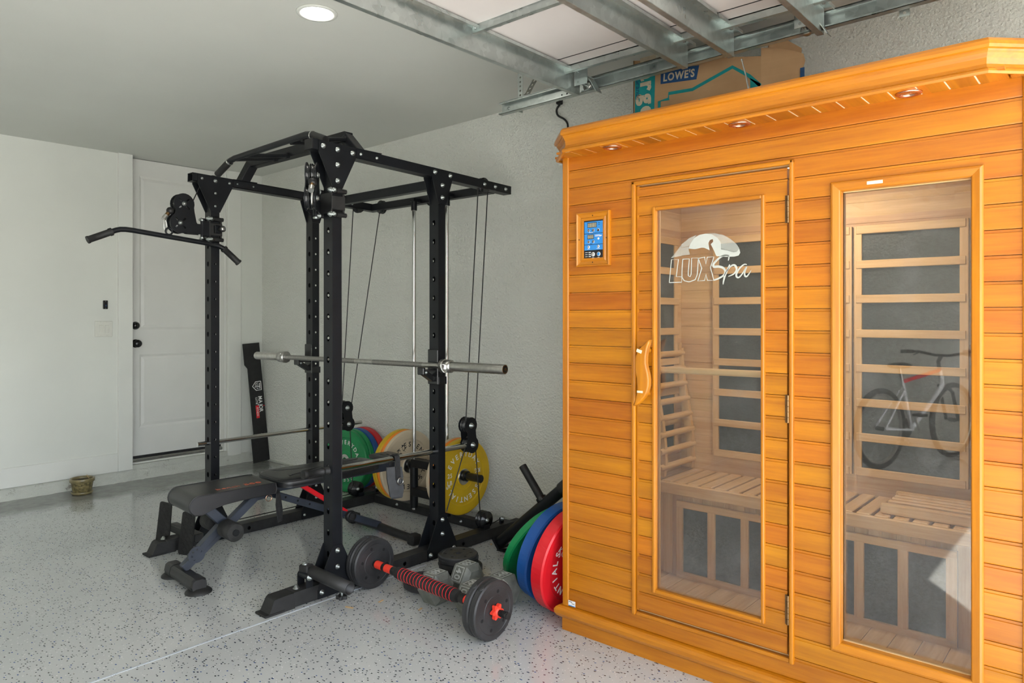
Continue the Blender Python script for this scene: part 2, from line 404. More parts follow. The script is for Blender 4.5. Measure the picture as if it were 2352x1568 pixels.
def frame(x, y, z, o=(0, 0, 0)):
    R = Matrix((V(x), V(y), V(z))).transposed().to_4x4(); R.translation = V(o); return R
def XF(o):       # local XY -> plane facing -X (seen from the camera side): local x -> -Y, y -> Z, z -> -X
    return frame((0, -1, 0), (0, 0, 1), (-1, 0, 0), o)
def YF(o):       # plane facing -Y: local x -> X, y -> Z, z -> -Y
    return frame((1, 0, 0), (0, 0, 1), (0, -1, 0), o)
def ZF(o): return Matrix.Translation(o)
def circ(cx, cy, r, n=14): return [(cx+r*math.cos(2*PI*k/n), cy+r*math.sin(2*PI*k/n)) for k in range(n)]
def slot(cx, cy, w, h, n=6):
    r = w/2; o = h/2-r
    return [(cx+r*math.cos(a), cy+o+r*math.sin(a)) for a in [PI*k/n for k in range(n+1)]] + [(cx+r*math.cos(a), cy-o+r*math.sin(a)) for a in [PI+PI*k/n for k in range(n+1)]]

# ------------------------------------------------------------------ objects
class T:
    def __init__(s, name, label, cat, loc=(0, 0, 0), rot=None, group=None):
        o = bpy.data.objects.new(name, None); COL.objects.link(o); o.empty_display_size = .1
        o.location = loc
        s.X = Matrix.Translation(loc)
        if rot is not None:
            o.rotation_euler = rot; s.X = s.X @ Euler(rot).to_matrix().to_4x4()
        o['label'] = label; o['category'] = cat
        if group: o['group'] = group
        s.o = o
    def part(s, name, mb, label=None, parent=None, local=False):
        me = mb.build(name, None if local else s.X)
        o = bpy.data.objects.new(name, me); COL.objects.link(o); o.parent = parent or s.o
        if label: o['label'] = label
        return o
def inst(src, parent, mat4):       # copy a part to another place under a parent
    c = src.copy(); COL.objects.link(c); c.parent = parent; c.matrix_local = mat4; return c
def single(name, mb, label, cat, loc=(0, 0, 0), group=None):
    me = mb.build(name, Matrix.Translation(loc)); o = bpy.data.objects.new(name, me); COL.objects.link(o); o.location = loc
    o['label'] = label; o['category'] = cat
    if group: o['group'] = group
    return o
def struct(name, mb, parent=None, loc=(0, 0, 0)):
    me = mb.build(name, Matrix.Translation(loc) if parent is None else None); o = bpy.data.objects.new(name, me); COL.objects.link(o)
    if parent: o.parent = parent
    else: o['kind'] = 'structure'; o.location = loc
    return o
def copy_thing(o, loc, rot=None, label=None):
    c = o.copy(); COL.objects.link(c); c.location = loc
    if rot is not None: c.rotation_euler = rot
    if label: c['label'] = label
    for ch in list(o.children):
        d = ch.copy(); COL.objects.link(d); d.parent = c
        for g in list(ch.children):
            e = g.copy(); COL.objects.link(e); e.parent = d
    return c

# ================================================================== ROOM
XR, XL, YB, YF0, ZC = 3.40, -3.40, 5.93, -0.40, 2.56
def zceil(y): return 2.545+(5.93-y)*.0130
struct('floor', MB().bx(XL-.1, XR+.1, YF0-.1, YB+.3, -.1, 0, 'epoxy_floor'))
struct('driveway', MB().bx(-14, 14, -24, YF0-.1, -.12, -.02, 'driveway'))
cl = MB().bx(XL-.1, XR+.1, YF0-.1, YB+.3, 0, .1, 'ceiling_paint'); cl.v = [V((q.x, q.y, q.z+zceil(q.y))) for q in cl.v]; struct('ceiling', cl)
struct('wall_right', MB().bx(XR, XR+.12, YF0-.1, YB+.3, 0, 2.64, 'stucco'))
struct('wall_left', MB().bx(XL-.12, XL, YF0-.1, YB+.3, 0, 2.64, 'stucco'))
w = MB(); w.bx(2.62, XR, YF0-.12, YF0, 0, 2.64, 'stucco'); w.bx(XL, -2.45, YF0-.12, YF0, 0, 2.64, 'stucco'); w.bx(-2.45, 2.62, YF0-.12, YF0, 2.30, 2.64, 'stucco')
struct('wall_front', w)
# back wall with a door opening
w = MB(); w.bx(XL, 2.289, YB, YB+.14, .084, ZC, 'wall_paint'); w.bx(3.07, XR, YB, YB+.14, .07, ZC, 'wall_paint')
w.bx(2.289, 3.07, YB+.13, YB+.14, 0, ZC, 'wall_paint')
struct('wall_back', w)
# rough stem wall under it
w = MB(); nx, nz = 260, 7; vs = []; fs = []
rnd = random.Random(3)
for i in range(nx+1):
    x = XL + (XR-XL)*i/nx
    lo = .012*rnd.random()
    for j in range(nz+1):
        z = .088*j/nz; y = YB-.022+.014*(j/nz)+rnd.uniform(-.004, .004)-(.008*(1-j/nz))
        if j == nz: y = YB+.01; z = .088+rnd.uniform(-.003, .002)
        if j == 0: y -= lo
        vs.append((x, y, z))
for i in range(nx):
    for j in range(nz): a = i*(nz+1)+j; fs.append((a, a+nz+1, a+nz+2, a+1))
w.raw(vs, fs, 'curb_concrete', True); w.bx(2.289, 3.07, YB-.005, YB+.13, .0, .115, 'curb_concrete'); w.bx(XL, XR, YB+.005, YB+.14, 0, .082, 'curb_concrete')
struct('trim_1', w)
w = MB(); w.bx(XL, 2.184, YB-.014, YB, .084, .224, 'trim_paint', .003); struct('baseboard_back', w)
w = MB(); w.bx(2.184, 2.289, YB-.02, YB+.13, .084, ZC, 'trim_paint', .003); struct('trim_2', w)
w = MB(); w.bx(3.055, 3.085, YB+.02, YB+.13, .115, ZC, 'trim_paint', .002); w.bx(3.075, 3.196, YB-.012, YB+.02, .07, ZC, 'trim_paint', .004)
w.bx(3.192, 3.20, YB-.005, YB+.002, .09, ZC, 'trim_paint'); struct('trim_3', w)
w = MB(); w.bx(XR-.01, XR, 1.9, YB, 0, .012, 'curb_concrete'); struct('trim_4', w)
w = MB(); w.bx(-2.6, 2.5, 2.748, 2.757, -.002, .0012, 'joint_fill'); struct('trim_5', w)
# door slab with two moulded panels
DY = YB+.085
d = MB(); px0, px1 = 2.377, 2.98
def ring_y(mb, x0, x1, z0, z1, y, inset, depth, mat):   # bevelled recess
    o = [(x0, y, z0), (x1, y, z0), (x1, y, z1), (x0, y, z1)]; i = [(x0+inset, y+depth, z0+inset), (x1-inset, y+depth, z0+inset), (x1-inset, y+depth, z1-inset), (x0+inset, y+depth, z1-inset)]
    mb.raw(o+i, [(0, 1, 5, 4), (1, 2, 6, 5), (2, 3, 7, 6), (3, 0, 4, 7), (4, 5, 6, 7)], mat)
holes = [[(px0, .388), (px1, .388), (px1, .976), (px0, .976)], [(px0, 1.176), (px1, 1.176), (px1, 2.41), (px0, 2.41)]]
d.sheet([(2.292, .168), (3.055, .168), (3.055, 2.54), (2.292, 2.54)], holes, .001, 'door_paint', frame((1, 0, 0), (0, 0, 1), (0, 1, 0), (0, DY, 0)))
d.bx(2.292, 3.055, DY+.015, DY+.04, .168, 2.54, 'door_paint')
for h in holes:
    ring_y(d, h[0][0], h[1][0], h[0][1], h[2][1], DY, .018, .010, 'door_paint')
    ring_y(d, h[0][0]+.018, h[1][0]-.018, h[0][1]+.018, h[2][1]-.018, DY+.010, .022, -.007, 'door_paint')
door = struct('door_1', d)
for (z, nm, r) in ((1.209, 'deadbolt', .026), (1.066, 'door_knob', .030)):
    k = MB(); X = frame((1, 0, 0), (0, 0, 1), (0, -1, 0), (2.348, DY, z))
    if nm == 'door_knob': k.lathe([(.033, 0), (.033, .006), (.014, .010), (.012, .028), (.026, .036), (.031, .048), (.028, .060), (.016, .066), (0, .067)], 'black_gloss', 24, X)
    else: k.lathe([(.032, 0), (.031, .010), (.024, .020), (.022, .024), (0, .025)], 'black_gloss', 24, X)
    struct(nm, k, door)
k = MB(); k.bx(2.289, 3.055, YB+.03, YB+.13, .115, .125, 'trim_paint', .002); k.bx(2.292, 3.06, YB+.05, YB+.085, .125, .150, 'threshold_metal', .008); k.bx(2.292, 3.055, DY-.004, DY+.03, .150, .168, 'black_rubber')
struct('threshold', k, door)

# light switch, wall button
s = T('light_switch', 'white double rocker light switch plate on the wall left of the white door', 'light switch', (2.084, YB-.001, 1.187))
p = MB(); p.bx(2.021, 2.146, YB-.007, YB-.0005, 1.127, 1.247, 'switch_plastic', .003)
p.bx(2.046, 2.079, YB-.0075, YB-.006, 1.155, 1.219, 'trim_paint'); p.bx(2.089, 2.122, YB-.0075, YB-.006, 1.155, 1.219, 'trim_paint'); s.part('switch_plate', p)
for x in (2.0625, 2.1055):
    p = MB(); p.box((x, YB-.009, 1.187), (.030, .006, .060), 'switch_plastic', .002, rot=(.06, 0, 0)); s.part('rocker', p)
for x in (2.0625, 2.1055):
    for z in (1.137, 1.237):
        p = MB(); p.lathe([(.003, 0), (.002, .0015), (0, .0015)], 'switch_plastic', 10, frame((1, 0, 0), (0, 0, 1), (0, -1, 0), (x, YB-.007, z))); s.part('screw', p)
s = T('wall_button', 'small black push button control on the wall above the light switch', 'wall button', (2.093, YB, 1.37))
p = MB(); p.bx(2.077, 2.109, YB-.018, YB-.0005, 1.338, 1.404, 'black_gloss', .003); s.part('housing', p)
p = MB(); p.bx(2.085, 2.101, YB-.020, YB-.017, 1.352, 1.388, 'screen_black', .001); p.bx(2.091, 2.097, YB-.0208, YB-.0198, 1.357, 1.37, 'navy_print'); s.part('button', p)
for z in (1.345, 1.397):
    p = MB(); p.sphere((2.093, YB-.018, z), .003, 'zinc_bolt', 1, .4, 1); s.part('screw', p)

# recessed ceiling light
LP = (1.778, 2.652, zceil(2.652)-.0005)
s = T('recessed_light', 'round white recessed ceiling light switched on', 'ceiling light', LP)
p = MB(); p.ringlathe([(.066, -.001), (.072, -.006), (.086, -.004), (.087, 0), (.066, 0)], 'trim_paint', 48, Matrix.Translation(LP), True); s.part('trim_ring', p)
p = MB(); p.lathe([(.066, -.0015), (.066, -.003), (.03, -.0045), (0, -.005)], 'lens_white', 48, Matrix.Translation(LP)); s.part('lens', p, 'glowing white lens')

# pot
s = T('plant_pot', 'small olive glazed ceramic plant pot on its saucer by the back wall', 'plant pot', (1.873, 5.735, 0))
O = Matrix.Translation((1.873, 5.735, 0))
p = MB(); p.lathe([(.055, .014), (.060, .02), (.071, .085), (.073, .09)], 'pot_glaze', 40, O); p.ringlathe([(.073, .088), (.080, .092), (.081, .112), (.078, .116), (.071, .114), (.069, .092)], 'pot_rim', 40, O, True); s.part('pot', p)
p = MB(); p.ringlathe([(.0, .004), (.05, .0), (.062, .002), (.072, .020), (.069, .022), (.060, .010), (.0, .010)], 'pot_rim', 40, O, True); s.part('saucer', p)
p = MB(); p.lathe([(.070, .095), (.05, .100), (0, .103)], 'soil', 24, O); s.part('soil', p)
for k in range(3):
    a = 2.2+k*.5; q = V((1.873+.04, 5.735-.03, .1)); p = MB(); p.tube([q, q+V((.02*math.cos(a), .02*math.sin(a), .028+.006*k))], .0016, 'straw', 6); s.part('dry_stem', p)

# wood crumbs on the floor
for i, (x, y, a, l) in enumerate([(1.908, 2.60, 1.9, .04), (2.043, 2.55, .2, .03), (2.10, 2.35, .3, .025), (2.96, 2.72, .8, .02)]):
    p = MB(); p.box((x, y, .003), (l, .009, .004), 'straw', .001, rot=(0, 0, a))
    single('wood_chip', p, ['thin straw coloured wood chip on the floor below the tube end', 'thin straw coloured wood chip on the floor beside the rack foot', 'short straw coloured wood chip on the floor under the red ringed bar', 'tiny wood chip on the floor by the rear corner of the rack'][i], 'wood chip', (x, y, .001), 'wood chips on the floor')

# ================================================================== POWER RACK
R = T('power_rack', 'black steel power rack cage with cable pulleys in front of the stucco wall', 'power rack', (2.3, 3.4, 0))
Y0, Y1 = 2.780, 3.946       # outer (near) faces of the right / left side frames
XF0, XM = 1.947, 2.612      # front and middle uprights
PA, PB = .050, .070
def ztop(x): return 2.083-.0235*(x-1.84)
def tubeX(mb, x0, x1, y, z0a, z0b, h, w, mat='black_powder'):
    mb.beam((x0, y+w/2, z0a-h/2), (x1, y+w/2, z0b-h/2), w, h, mat, bev=.003)
BOLT = MB(); BX = Matrix.Identity(4)
BOLT.lathe([(.0125, 0), (.0125, .0015), (.0085, .0018), (.0085, .008), (.0062, .0085), (.0055, .013), (0, .0135)], 'zinc_bolt', 12)
bolt_me = BOLT.build('bolt'); 
def bolt(pos, nrm=(0, -1, 0), sc=1, parent=None):
    o = bpy.data.objects.new('bolt', bolt_me); COL.objects.link(o); o.parent = parent or R.o
    z = V(nrm); x = V((0, 0, 1)).cross(z); 
    if x.length < .1: x = V((1, 0, 0))
    x.normalize(); y = z.cross(x); m = frame(x, y, z, pos)
    o.matrix_local = (R.X.inverted() if parent is None else parent.matrix_world_cache) @ m @ Matrix.Scale(sc, 4)
    return o
def upright(x, y, zt, inner_holes, inner_side):
    mb = MB(); zs = [.08+.1*k for k in range(1, 18)]
    hol = [slot(0, z, .021, .030) for z in zs]
    w = PB/2
    out = [(-w, .05), (w, .05), (w, zt), (-w, zt)]
    t0 = .003
    for xx in (x, x+PA-t0): mb.sheet(out, hol, t0, 'black_powder', frame((0, 1, 0), (0, 0, 1), (1, 0, 0), (xx, y+w, 0)))
    o2 = [(x+t0, .05), (x+PA-t0, .05), (x+PA-t0, zt), (x+t0, zt)]
    h2 = [circ(x+PA/2, z, .0065, 10) for z in zs] if inner_holes else []
    mb.sheet(o2, h2 if inner_side == 'near' else [], t0, 'black_powder', frame((1, 0, 0), (0, 0, 1), (0, 1, 0), (0, y, 0)))
    mb.sheet(o2, h2 if inner_side == 'far' else [], t0, 'black_powder', frame((1, 0, 0), (0, 0, 1), (0, 1, 0), (0, y+PB-t0, 0)))
    R.part('upright', mb)
upright(XF0, Y0, ztop(1.95)-.05, True, 'far'); upright(XF0, Y1, ztop(1.95)-.05, True, 'near')
upright(XM, Y0, ztop(2.6)-.05, True, 'far'); upright(XM, Y1, ztop(2.6)-.05, True, 'near')
# base side beams, with front rubber boots
for y in (Y0, Y1):
    mb = MB(); hl = [circ(x, .031, .011) for x in (2.18, 2.38, 2.8)]
    mb.sheet([(1.68, .006), (3.23, .006), (3.23, .062), (1.68, .062)], hl, .003, 'black_scuffed', frame((1, 0, 0), (0, 0, 1), (0, 1, 0), (0, y, 0)))
    mb.bx(1.68, 3.23, y+.067, y+.07, .006, .062, 'black_powder'); mb.bx(1.68, 3.23, y+.003, y+.067, .058, .062, 'black_scuffed'); mb.bx(1.68, 3.23, y+.003, y+.067, .003, .007, 'black_powder')
    R.part('base_beam', mb)
    mb = MB(); a = .004
    vs = [(1.622, y-a, .0), (1.622, y+.07+a, .0), (1.75, y-a, 0), (1.75, y+.07+a, 0), (1.652, y-a+.004, .062), (1.652, y+.07+a-.004, .062), (1.665, y-a, .068), (1.665, y+.07+a, .068), (1.75, y-a, .068), (1.75, y+.07+a, .068)]
    mb.raw(vs, [(0, 1, 5, 4), (4, 5, 7, 6), (6, 7, 9, 8), (0, 4, 6, 8, 2), (1, 3, 9, 7, 5), (2, 8, 9, 3), (0, 2, 3, 1)], 'black_rubber')
    mb.bx(1.605, 1.70, y-.008, y+.078, 0, .010, 'black_rubber', .002); R.part('rubber_boot', mb)
    mb = MB(); mb.bx(3.20, 3.34, y-.012, y+.082, .0, .012, 'black_rubber', .003); mb.bx(3.2, 3.33, y-.003, y+.073, .012, .05, 'black_rubber', .006); R.part('rubber_boot', mb)
# gussets at the foot of each upright
def gusset(x, y, z0, z1, half0, half1, ny, bolts):
    mb = MB(); c = x+PA/2
    mb.prism([(c-half0, z0), (c+half0, z0), (c+half1, z1), (c-half1, z1)], .0045, 'black_powder', frame((1, 0, 0), (0, 0, 1), (0, 1, 0), (0, y-.0045 if ny < 0 else y+PB, 0)))
    R.part('gusset_plate', mb)
    if ny < 0:
        for (bx_, bz) in bolts: bolt((c+bx_, y-.0045, bz))
for y in (Y0, Y1):
    for x in (XF0, XM):
        bl = [(0, .200), (0, .125), (-.085, .031), (.085, .031)]
        for ny in (-1, 1): 
            mb = MB(); c = x+PA/2
            mb.prism([(c-.105, .004), (c+.105, .004), (c+.105, .058), (c+.026, .225), (c-.026, .225), (c-.105, .058)], .0045, 'black_powder', frame((1, 0, 0), (0, 0, 1), (0, 1, 0), (0, y-.0045 if ny < 0 else y+PB, 0)))
            R.part('gusset_plate', mb)
        for (a, z) in bl: bolt((x+PA/2+a, y-.0045, z), sc=1 if y < 3 else .75)
# top side beams
for y, xe in ((Y0, 3.20), (Y1, 3.14)):
    mb = MB(); x0, x1 = 1.842, xe; h = .047
    # open-ended tube: four walls
    for (yy, zz, ww, hh) in ((y+.0015, -.0235, .003, h), (y+.0685-.01, -.0235, .003, h)):
        mb.beam((x0, yy, ztop(x0)+zz), (x1, yy, ztop(x1)+zz), ww, hh, 'black_powder')
    for dz in (-.0015, -h+.0015): mb.beam((x0, y+.03, ztop(x0)+dz), (x1, y+.03, ztop(x1)+dz), .06, .003, 'black_powder')
    if y == Y0: mb.bx(x0-.004, x0+.003, y, y+.06, ztop(x0)-h, ztop(x0), 'black_plastic', .001)
    R.part('top_beam', mb)
    for x, hw in ((XF0, .102), (XM, .072)):
        c = x+PA/2; zt = ztop(c); dep = .205 if x == XF0 else .185
        for ny in (-1, 1):
            mb = MB(); mb.prism([(c-hw, zt-.052), (c-hw, zt+.001), (c+hw, zt-.003), (c+hw, zt-.055), (c+.027, zt-dep), (c-.027, zt-dep)], .0045, 'black_powder', frame((1, 0, 0), (0, 0, 1), (0, 1, 0), (0, y-.0045 if ny < 0 else y+PB-.01, 0)))
            R.part('gusset_plate', mb)
        bs = [(-hw+.024, -.024), (0, -.028), (hw-.018, -.030), (0, -.098), (0, -.172)] if x == XF0 else [(-hw+.018, -.022), (hw-.014, -.026), (0, -.085), (0, -.15)]
        for a, z in bs: bolt((c+a, y-.0045, zt+z), sc=1.0 if y < 3 else (.9 if (a == 0 and z > -.05) else .62))
    for x in ((2.105, 2.20, 2.97, 3.06, 3.15) if y == Y0 else (2.105, 2.205, 2.92)): bolt((x, y, ztop(x)-.024), sc=.85 if y < 3 else .6)
# cross members
mb = MB(); mb.beam((3.10, Y0+.06, ztop(3.1)-.026), (3.10, Y1+.0, ztop(3.1)-.026), .05, .047, 'black_powder', bev=.003); R.part('rear_crossbeam', mb)
mb = MB(); mb.beam((2.637, Y0+.066, ztop(2.6)-.075), (2.637, Y1-.004, ztop(2.6)-.075), .045, .05, 'black_powder', bev=.003); R.part('middle_crossbeam', mb)
mb = MB(); mb.bx(3.10, 3.16, Y0+.075, Y1-.005, .002, .055, 'black_scuffed', .003); R.part('base_crossbeam', mb)
for yy in (3.1, 3.7): bolt((3.10, yy, .03), (-1, 0, 0), .8)
# pull-up arch (square tube)
mb = MB(); A = [(2.15, 3.99, 2.075), (2.20, 3.955, 2.195), (2.20, 3.02, 2.195), (2.15, 2.835, 2.075)]
A = [(2.15, 3.985, 2.06), (2.19, 3.925, 2.185), (2.19, 3.01, 2.185), (2.15, 2.84, 2.06)]
mb.beam(A[0], A[1], .055, .055, 'black_powder', (0, 1, .4), .003); mb.beam((2.19, 3.945, 2.185), (2.19, 2.99, 2.185), .055, .055, 'black_powder', bev=.003); mb.beam(A[2], A[3], .055, .055, 'black_powder', (0, -1, .4), .003)
R.part('pull_up_arch', mb)
for y in (Y0, Y1):
    mb = MB(); mb.bx(2.08, 2.23, y-.0035, y, ztop(2.15)-.04, ztop(2.15)-.004, 'black_powder'); mb.bx(2.08, 2.23, y-.0035, y+.064, ztop(2.15)-.001, ztop(2.15)+.003, 'black_powder'); R.part('arch_bracket', mb)
pub = MB(); pb = [(1.885, 3.745, 2.050), (1.90, 3.63, 2.112), (1.903, 3.59, 2.119), (1.905, 2.93, 2.134), (1.905, 2.89, 2.128), (1.905, 2.775, 2.085)]
pub.tube(pb, .0155, 'black_powder', 14); PU = R.part('pull_up_bar', pub)
for a, b2 in ((pb[0], pb[1]), (pb[5], pb[4])):
    g = MB(); a, b2 = V(a), V(b2); g.tube([a, a+(b2-a)*.86], .0185, 'black_rubber', 14); R.part('grip', g, parent=PU)
    g = MB(); g.tube([a+(b2-a)*.86, a+(b2-a)*.93], .0195, 'chrome', 14); R.part('end_ring', g, parent=PU)
for y in (3.62, 3.50, 3.06, 2.97):
    g = MB(); g.tube([(1.905, y, 2.118), (2.165, y, 2.165)], .012, 'black_powder', 12); g.tube([(2.150, y, 2.162), (2.164, y, 2.165)], .017, 'black_powder', 12); R.part('bar_strut', g)
# guide rods
for y in (3.45, 3.15):
    mb = MB(); mb.tube([(3.03, y, .055), (3.03, y, 2.0)], .0125, 'chrome', 16); R.part('guide_rod', mb)
    mb = MB(); mb.tube([(3.03, y, 1.955), (3.03, y, 2.03)], .019, 'black_powder', 16); mb.bx(3.01, 3.08, y-.02, y+.02, 2.01, 2.03, 'black_powder'); R.part('rod_socket', mb)
# weight carriage
mb = MB()
mb.tube([(3.03, 3.45, .07), (3.03, 3.45, .36)], .026, 'black_powder', 18); mb.tube([(3.03, 3.15, .07), (3.03, 3.15, .36)], .026, 'black_powder', 18)
mb.bx(3.0, 3.06, 3.15, 3.45, .33, .38, 'black_powder', .003); mb.bx(3.0, 3.06, 3.15, 3.45, .15, .20, 'black_powder', .003)
R.part('weight_carriage', mb)
for (y0, y1) in ((2.865, 3.15), (3.45, 3.74)):
    mb = MB(); mb.tube([(3.03, y0, .335), (3.03, y1, .335)], .0235, 'black_gloss', 20); mb.tube([(3.03, 2.995, .335), (3.03, 2.975, .335)] if y0 < 3 else [(3.03, 3.46, .335), (3.03, 3.48, .335)], .031, 'black_gloss', 20)
    R.part('weight_peg', mb)
# cable pulleys
def pulley_mesh(r=.05, w=.022):
    p = MB(); p.lathe([(.008, -w/2), (r, -w/2), (r, -w/2+.003), (r-.008, -w/4), (r-.008, w/4), (r, w/2-.003), (r, w/2), (.008, w/2)], 'black_gloss', 28)
    return p
def pulley(pos, axis='Y', r=.048, name='pulley', sub=None, bolts=True):
    z = V((0, -1, 0)) if axis == 'Y' else V((1, 0, 0)); x = V((0, 0, 1)).cross(z); y = z.cross(x); X = frame(x, y, z, pos)
    p = MB(); w = .022
    p.lathe([(.008, -w/2), (r, -w/2), (r, -w/2+.003), (r-.008, -w/4), (r-.008, w/4), (r, w/2-.003), (r, w/2), (.008, w/2), (.008, w/2+.003), (0, w/2+.003)], 'black_gloss', 26, X)
    if bolts: p.lathe([(.012, w/2), (.012, w/2+.003), (.008, w/2+.004), (.008, w/2+.010), (0, w/2+.011)], 'zinc_bolt', 12, X)
    return R.part(name, p, parent=sub)
for y in (Y0+.03, Y1+.03):
    for x in (2.99,): pulley((x, y, 2.030), r=.045)
    pulley((3.01 if y < 3 else 2.98, y, .112), r=.050); pulley((3.01 if y < 3 else 2.98, y+.026, .112), r=.050, bolts=False)
    mb = MB(); mb.bx(2.985, 3.03, y-.016, y-.0125, .058, .085, 'black_powder'); mb.bx(2.985, 3.03, y+.039, y+.0425, .058, .085, 'black_powder'); mb.bx(2.985, 3.03, y-.016, y+.0425, .058, .061, 'black_powder'); R.part('pulley_bracket', mb)
    pulley((2.00, y, .10), r=.042)
    mb = MB(); mb.bx(3.13, 3.165, y-.006, y+.006, .06, .10, 'black_powder', .004); R.part('cable_anchor', mb); bolt((3.147, y-.006, .092), sc=1.2)
pulley((3.10, 3.86, 2.025), 'X', r=.045); pulley((3.10, 3.36, 2.025), 'X', r=.043)
pulley((1.972, Y0+.03, 2.045), r=.042); pulley((1.972, Y1+.03, 2.045), r=.042)
# floating double pulleys
for y, x, zc in ((Y0+.035, 2.885, .615), (Y1+.035, 2.90, .615)):
    mb = MB(); pts = []
    for k in range(13): a = -.25*PI+1.5*PI*k/12; pts.append((.047*math.cos(a), .055+.047*math.sin(a)))
    for k in range(13): a = .75*PI+1.5*PI*k/12; pts.append((.047*math.cos(a), -.055+.047*math.sin(a)))
    for yy in (y-.018, y+.034): mb.prism(pts, .003, 'black_powder', frame((math.cos(.12), 0, math.sin(.12)), (-math.sin(.12), 0, math.cos(.12)), (0, 1, 0), (x, yy, zc)))
    FP = R.part('floating_pulley_block', mb)
    for dz in (.055, -.055):
        for k in (-.006, .018): pulley((x-dz*.12, y+k, zc+dz), r=.044, name='pulley', sub=FP, bolts=False)
        bolt((x-dz*.12, y-.018, zc+dz), sc=1.3)
def cable(pts, r=.0032):
    mb = MB(); mb.tube(pts, r, 'black_plastic', 8); return R.part('cable', mb)
yr, yl = Y0+.03, Y1+.035
cable([(2.95, yr, 2.03), (2.848, yr, .68)]); cable([(3.03, yr, 2.03), (2.925, yr, .68)])
cable([(2.848, yr, .56), (2.70, yr-.0, .225)]); cable([(2.925, yr, .56), (2.97, yr, .11)])
cable([(2.955, yl, 2.03), (2.862, yl, .68)]); cable([(3.095, 3.87, 2.02), (2.938, yl, .68)]); cable([(2.925, yl, .56), (2.95, yl, .11)])
cable([(2.02, Y0-.001+.03, .10), (2.012, Y0+.03, 2.03)]); cable([(3.07, 3.34, 2.02), (3.07, 3.34, .36)])
cable([(3.04, yr, .075), (3.15, yr, .092)]); cable([(3.02, yl, .075), (3.15, yl, .092)])
cable([(2.05, Y1+.035, .085), (2.95, Y1+.035, .085)])
# swivel trolleys on the front uprights
def trolley(y, z0, z1, flip):
    mb = MB(); x0, x1 = XF0-.012, XF0+PA+.012
    for (a, b2) in ((x0, x0+.009), (x1-.009, x1)): mb.bx(a, b2, y-.008, y+PB+.008, z0+.02, z1-.02, 'black_scuffed', .002)
    mb.bx(x0, x1, y-.012, y-.004, z0+.035, z1-.035, 'black_scuffed', .002)
    mb.bx(x0, x1, y+PB+.004, y+PB+.012, z0+.035, z1-.035, 'black_scuffed', .002)
    TR = R.part('trolley', mb)
    for z in (z0+.012, z1-.012):
        for yy in (y-.016, y+PB+.004):
            g = MB(); g.tube([(x0-.004, yy+.006, z), (x1+.004, yy+.006, z)], .011, 'black_plastic', 12); g.tube([(XF0+.012, yy+.006, z), (XF0+.040, yy+.006, z)], .014, 'black_plastic', 12); R.part('roller', g, parent=TR)
    for z in (z0+.012, z1-.012):
        bolt((x0-.005, y-.010, z), (-1, 0, 0), 1.15); bolt((x0-.006, y+PB+.008, z), (-1, 0, 0), 1.1); bolt((x0+.006, y-.022, z), (0, -1, 0), .9)
    return TR
TL = trolley(Y1, 1.705, 1.845, False); TRR = trolley(Y0, 1.738, 1.872, True)
g = MB(); X = YF((1.985, Y1-.008, 1.775)); g.box((1.975, Y1-.02, 1.775), (.035, .022, .045), 'black_powder', .003); g.lathe([(.010, 0), (.010, .02), (.017, .022), (.018, .042), (.013, .047), (0, .048)], 'black_plastic', 16, YF((1.982, Y1-.028, 1.775))); g.lathe([(.012, 0), (.012, .002), (0, .002)], 'steel_satin', 16, YF((1.982, Y1-.076, 1.775)))
R.part('pull_pin', g, parent=TL)
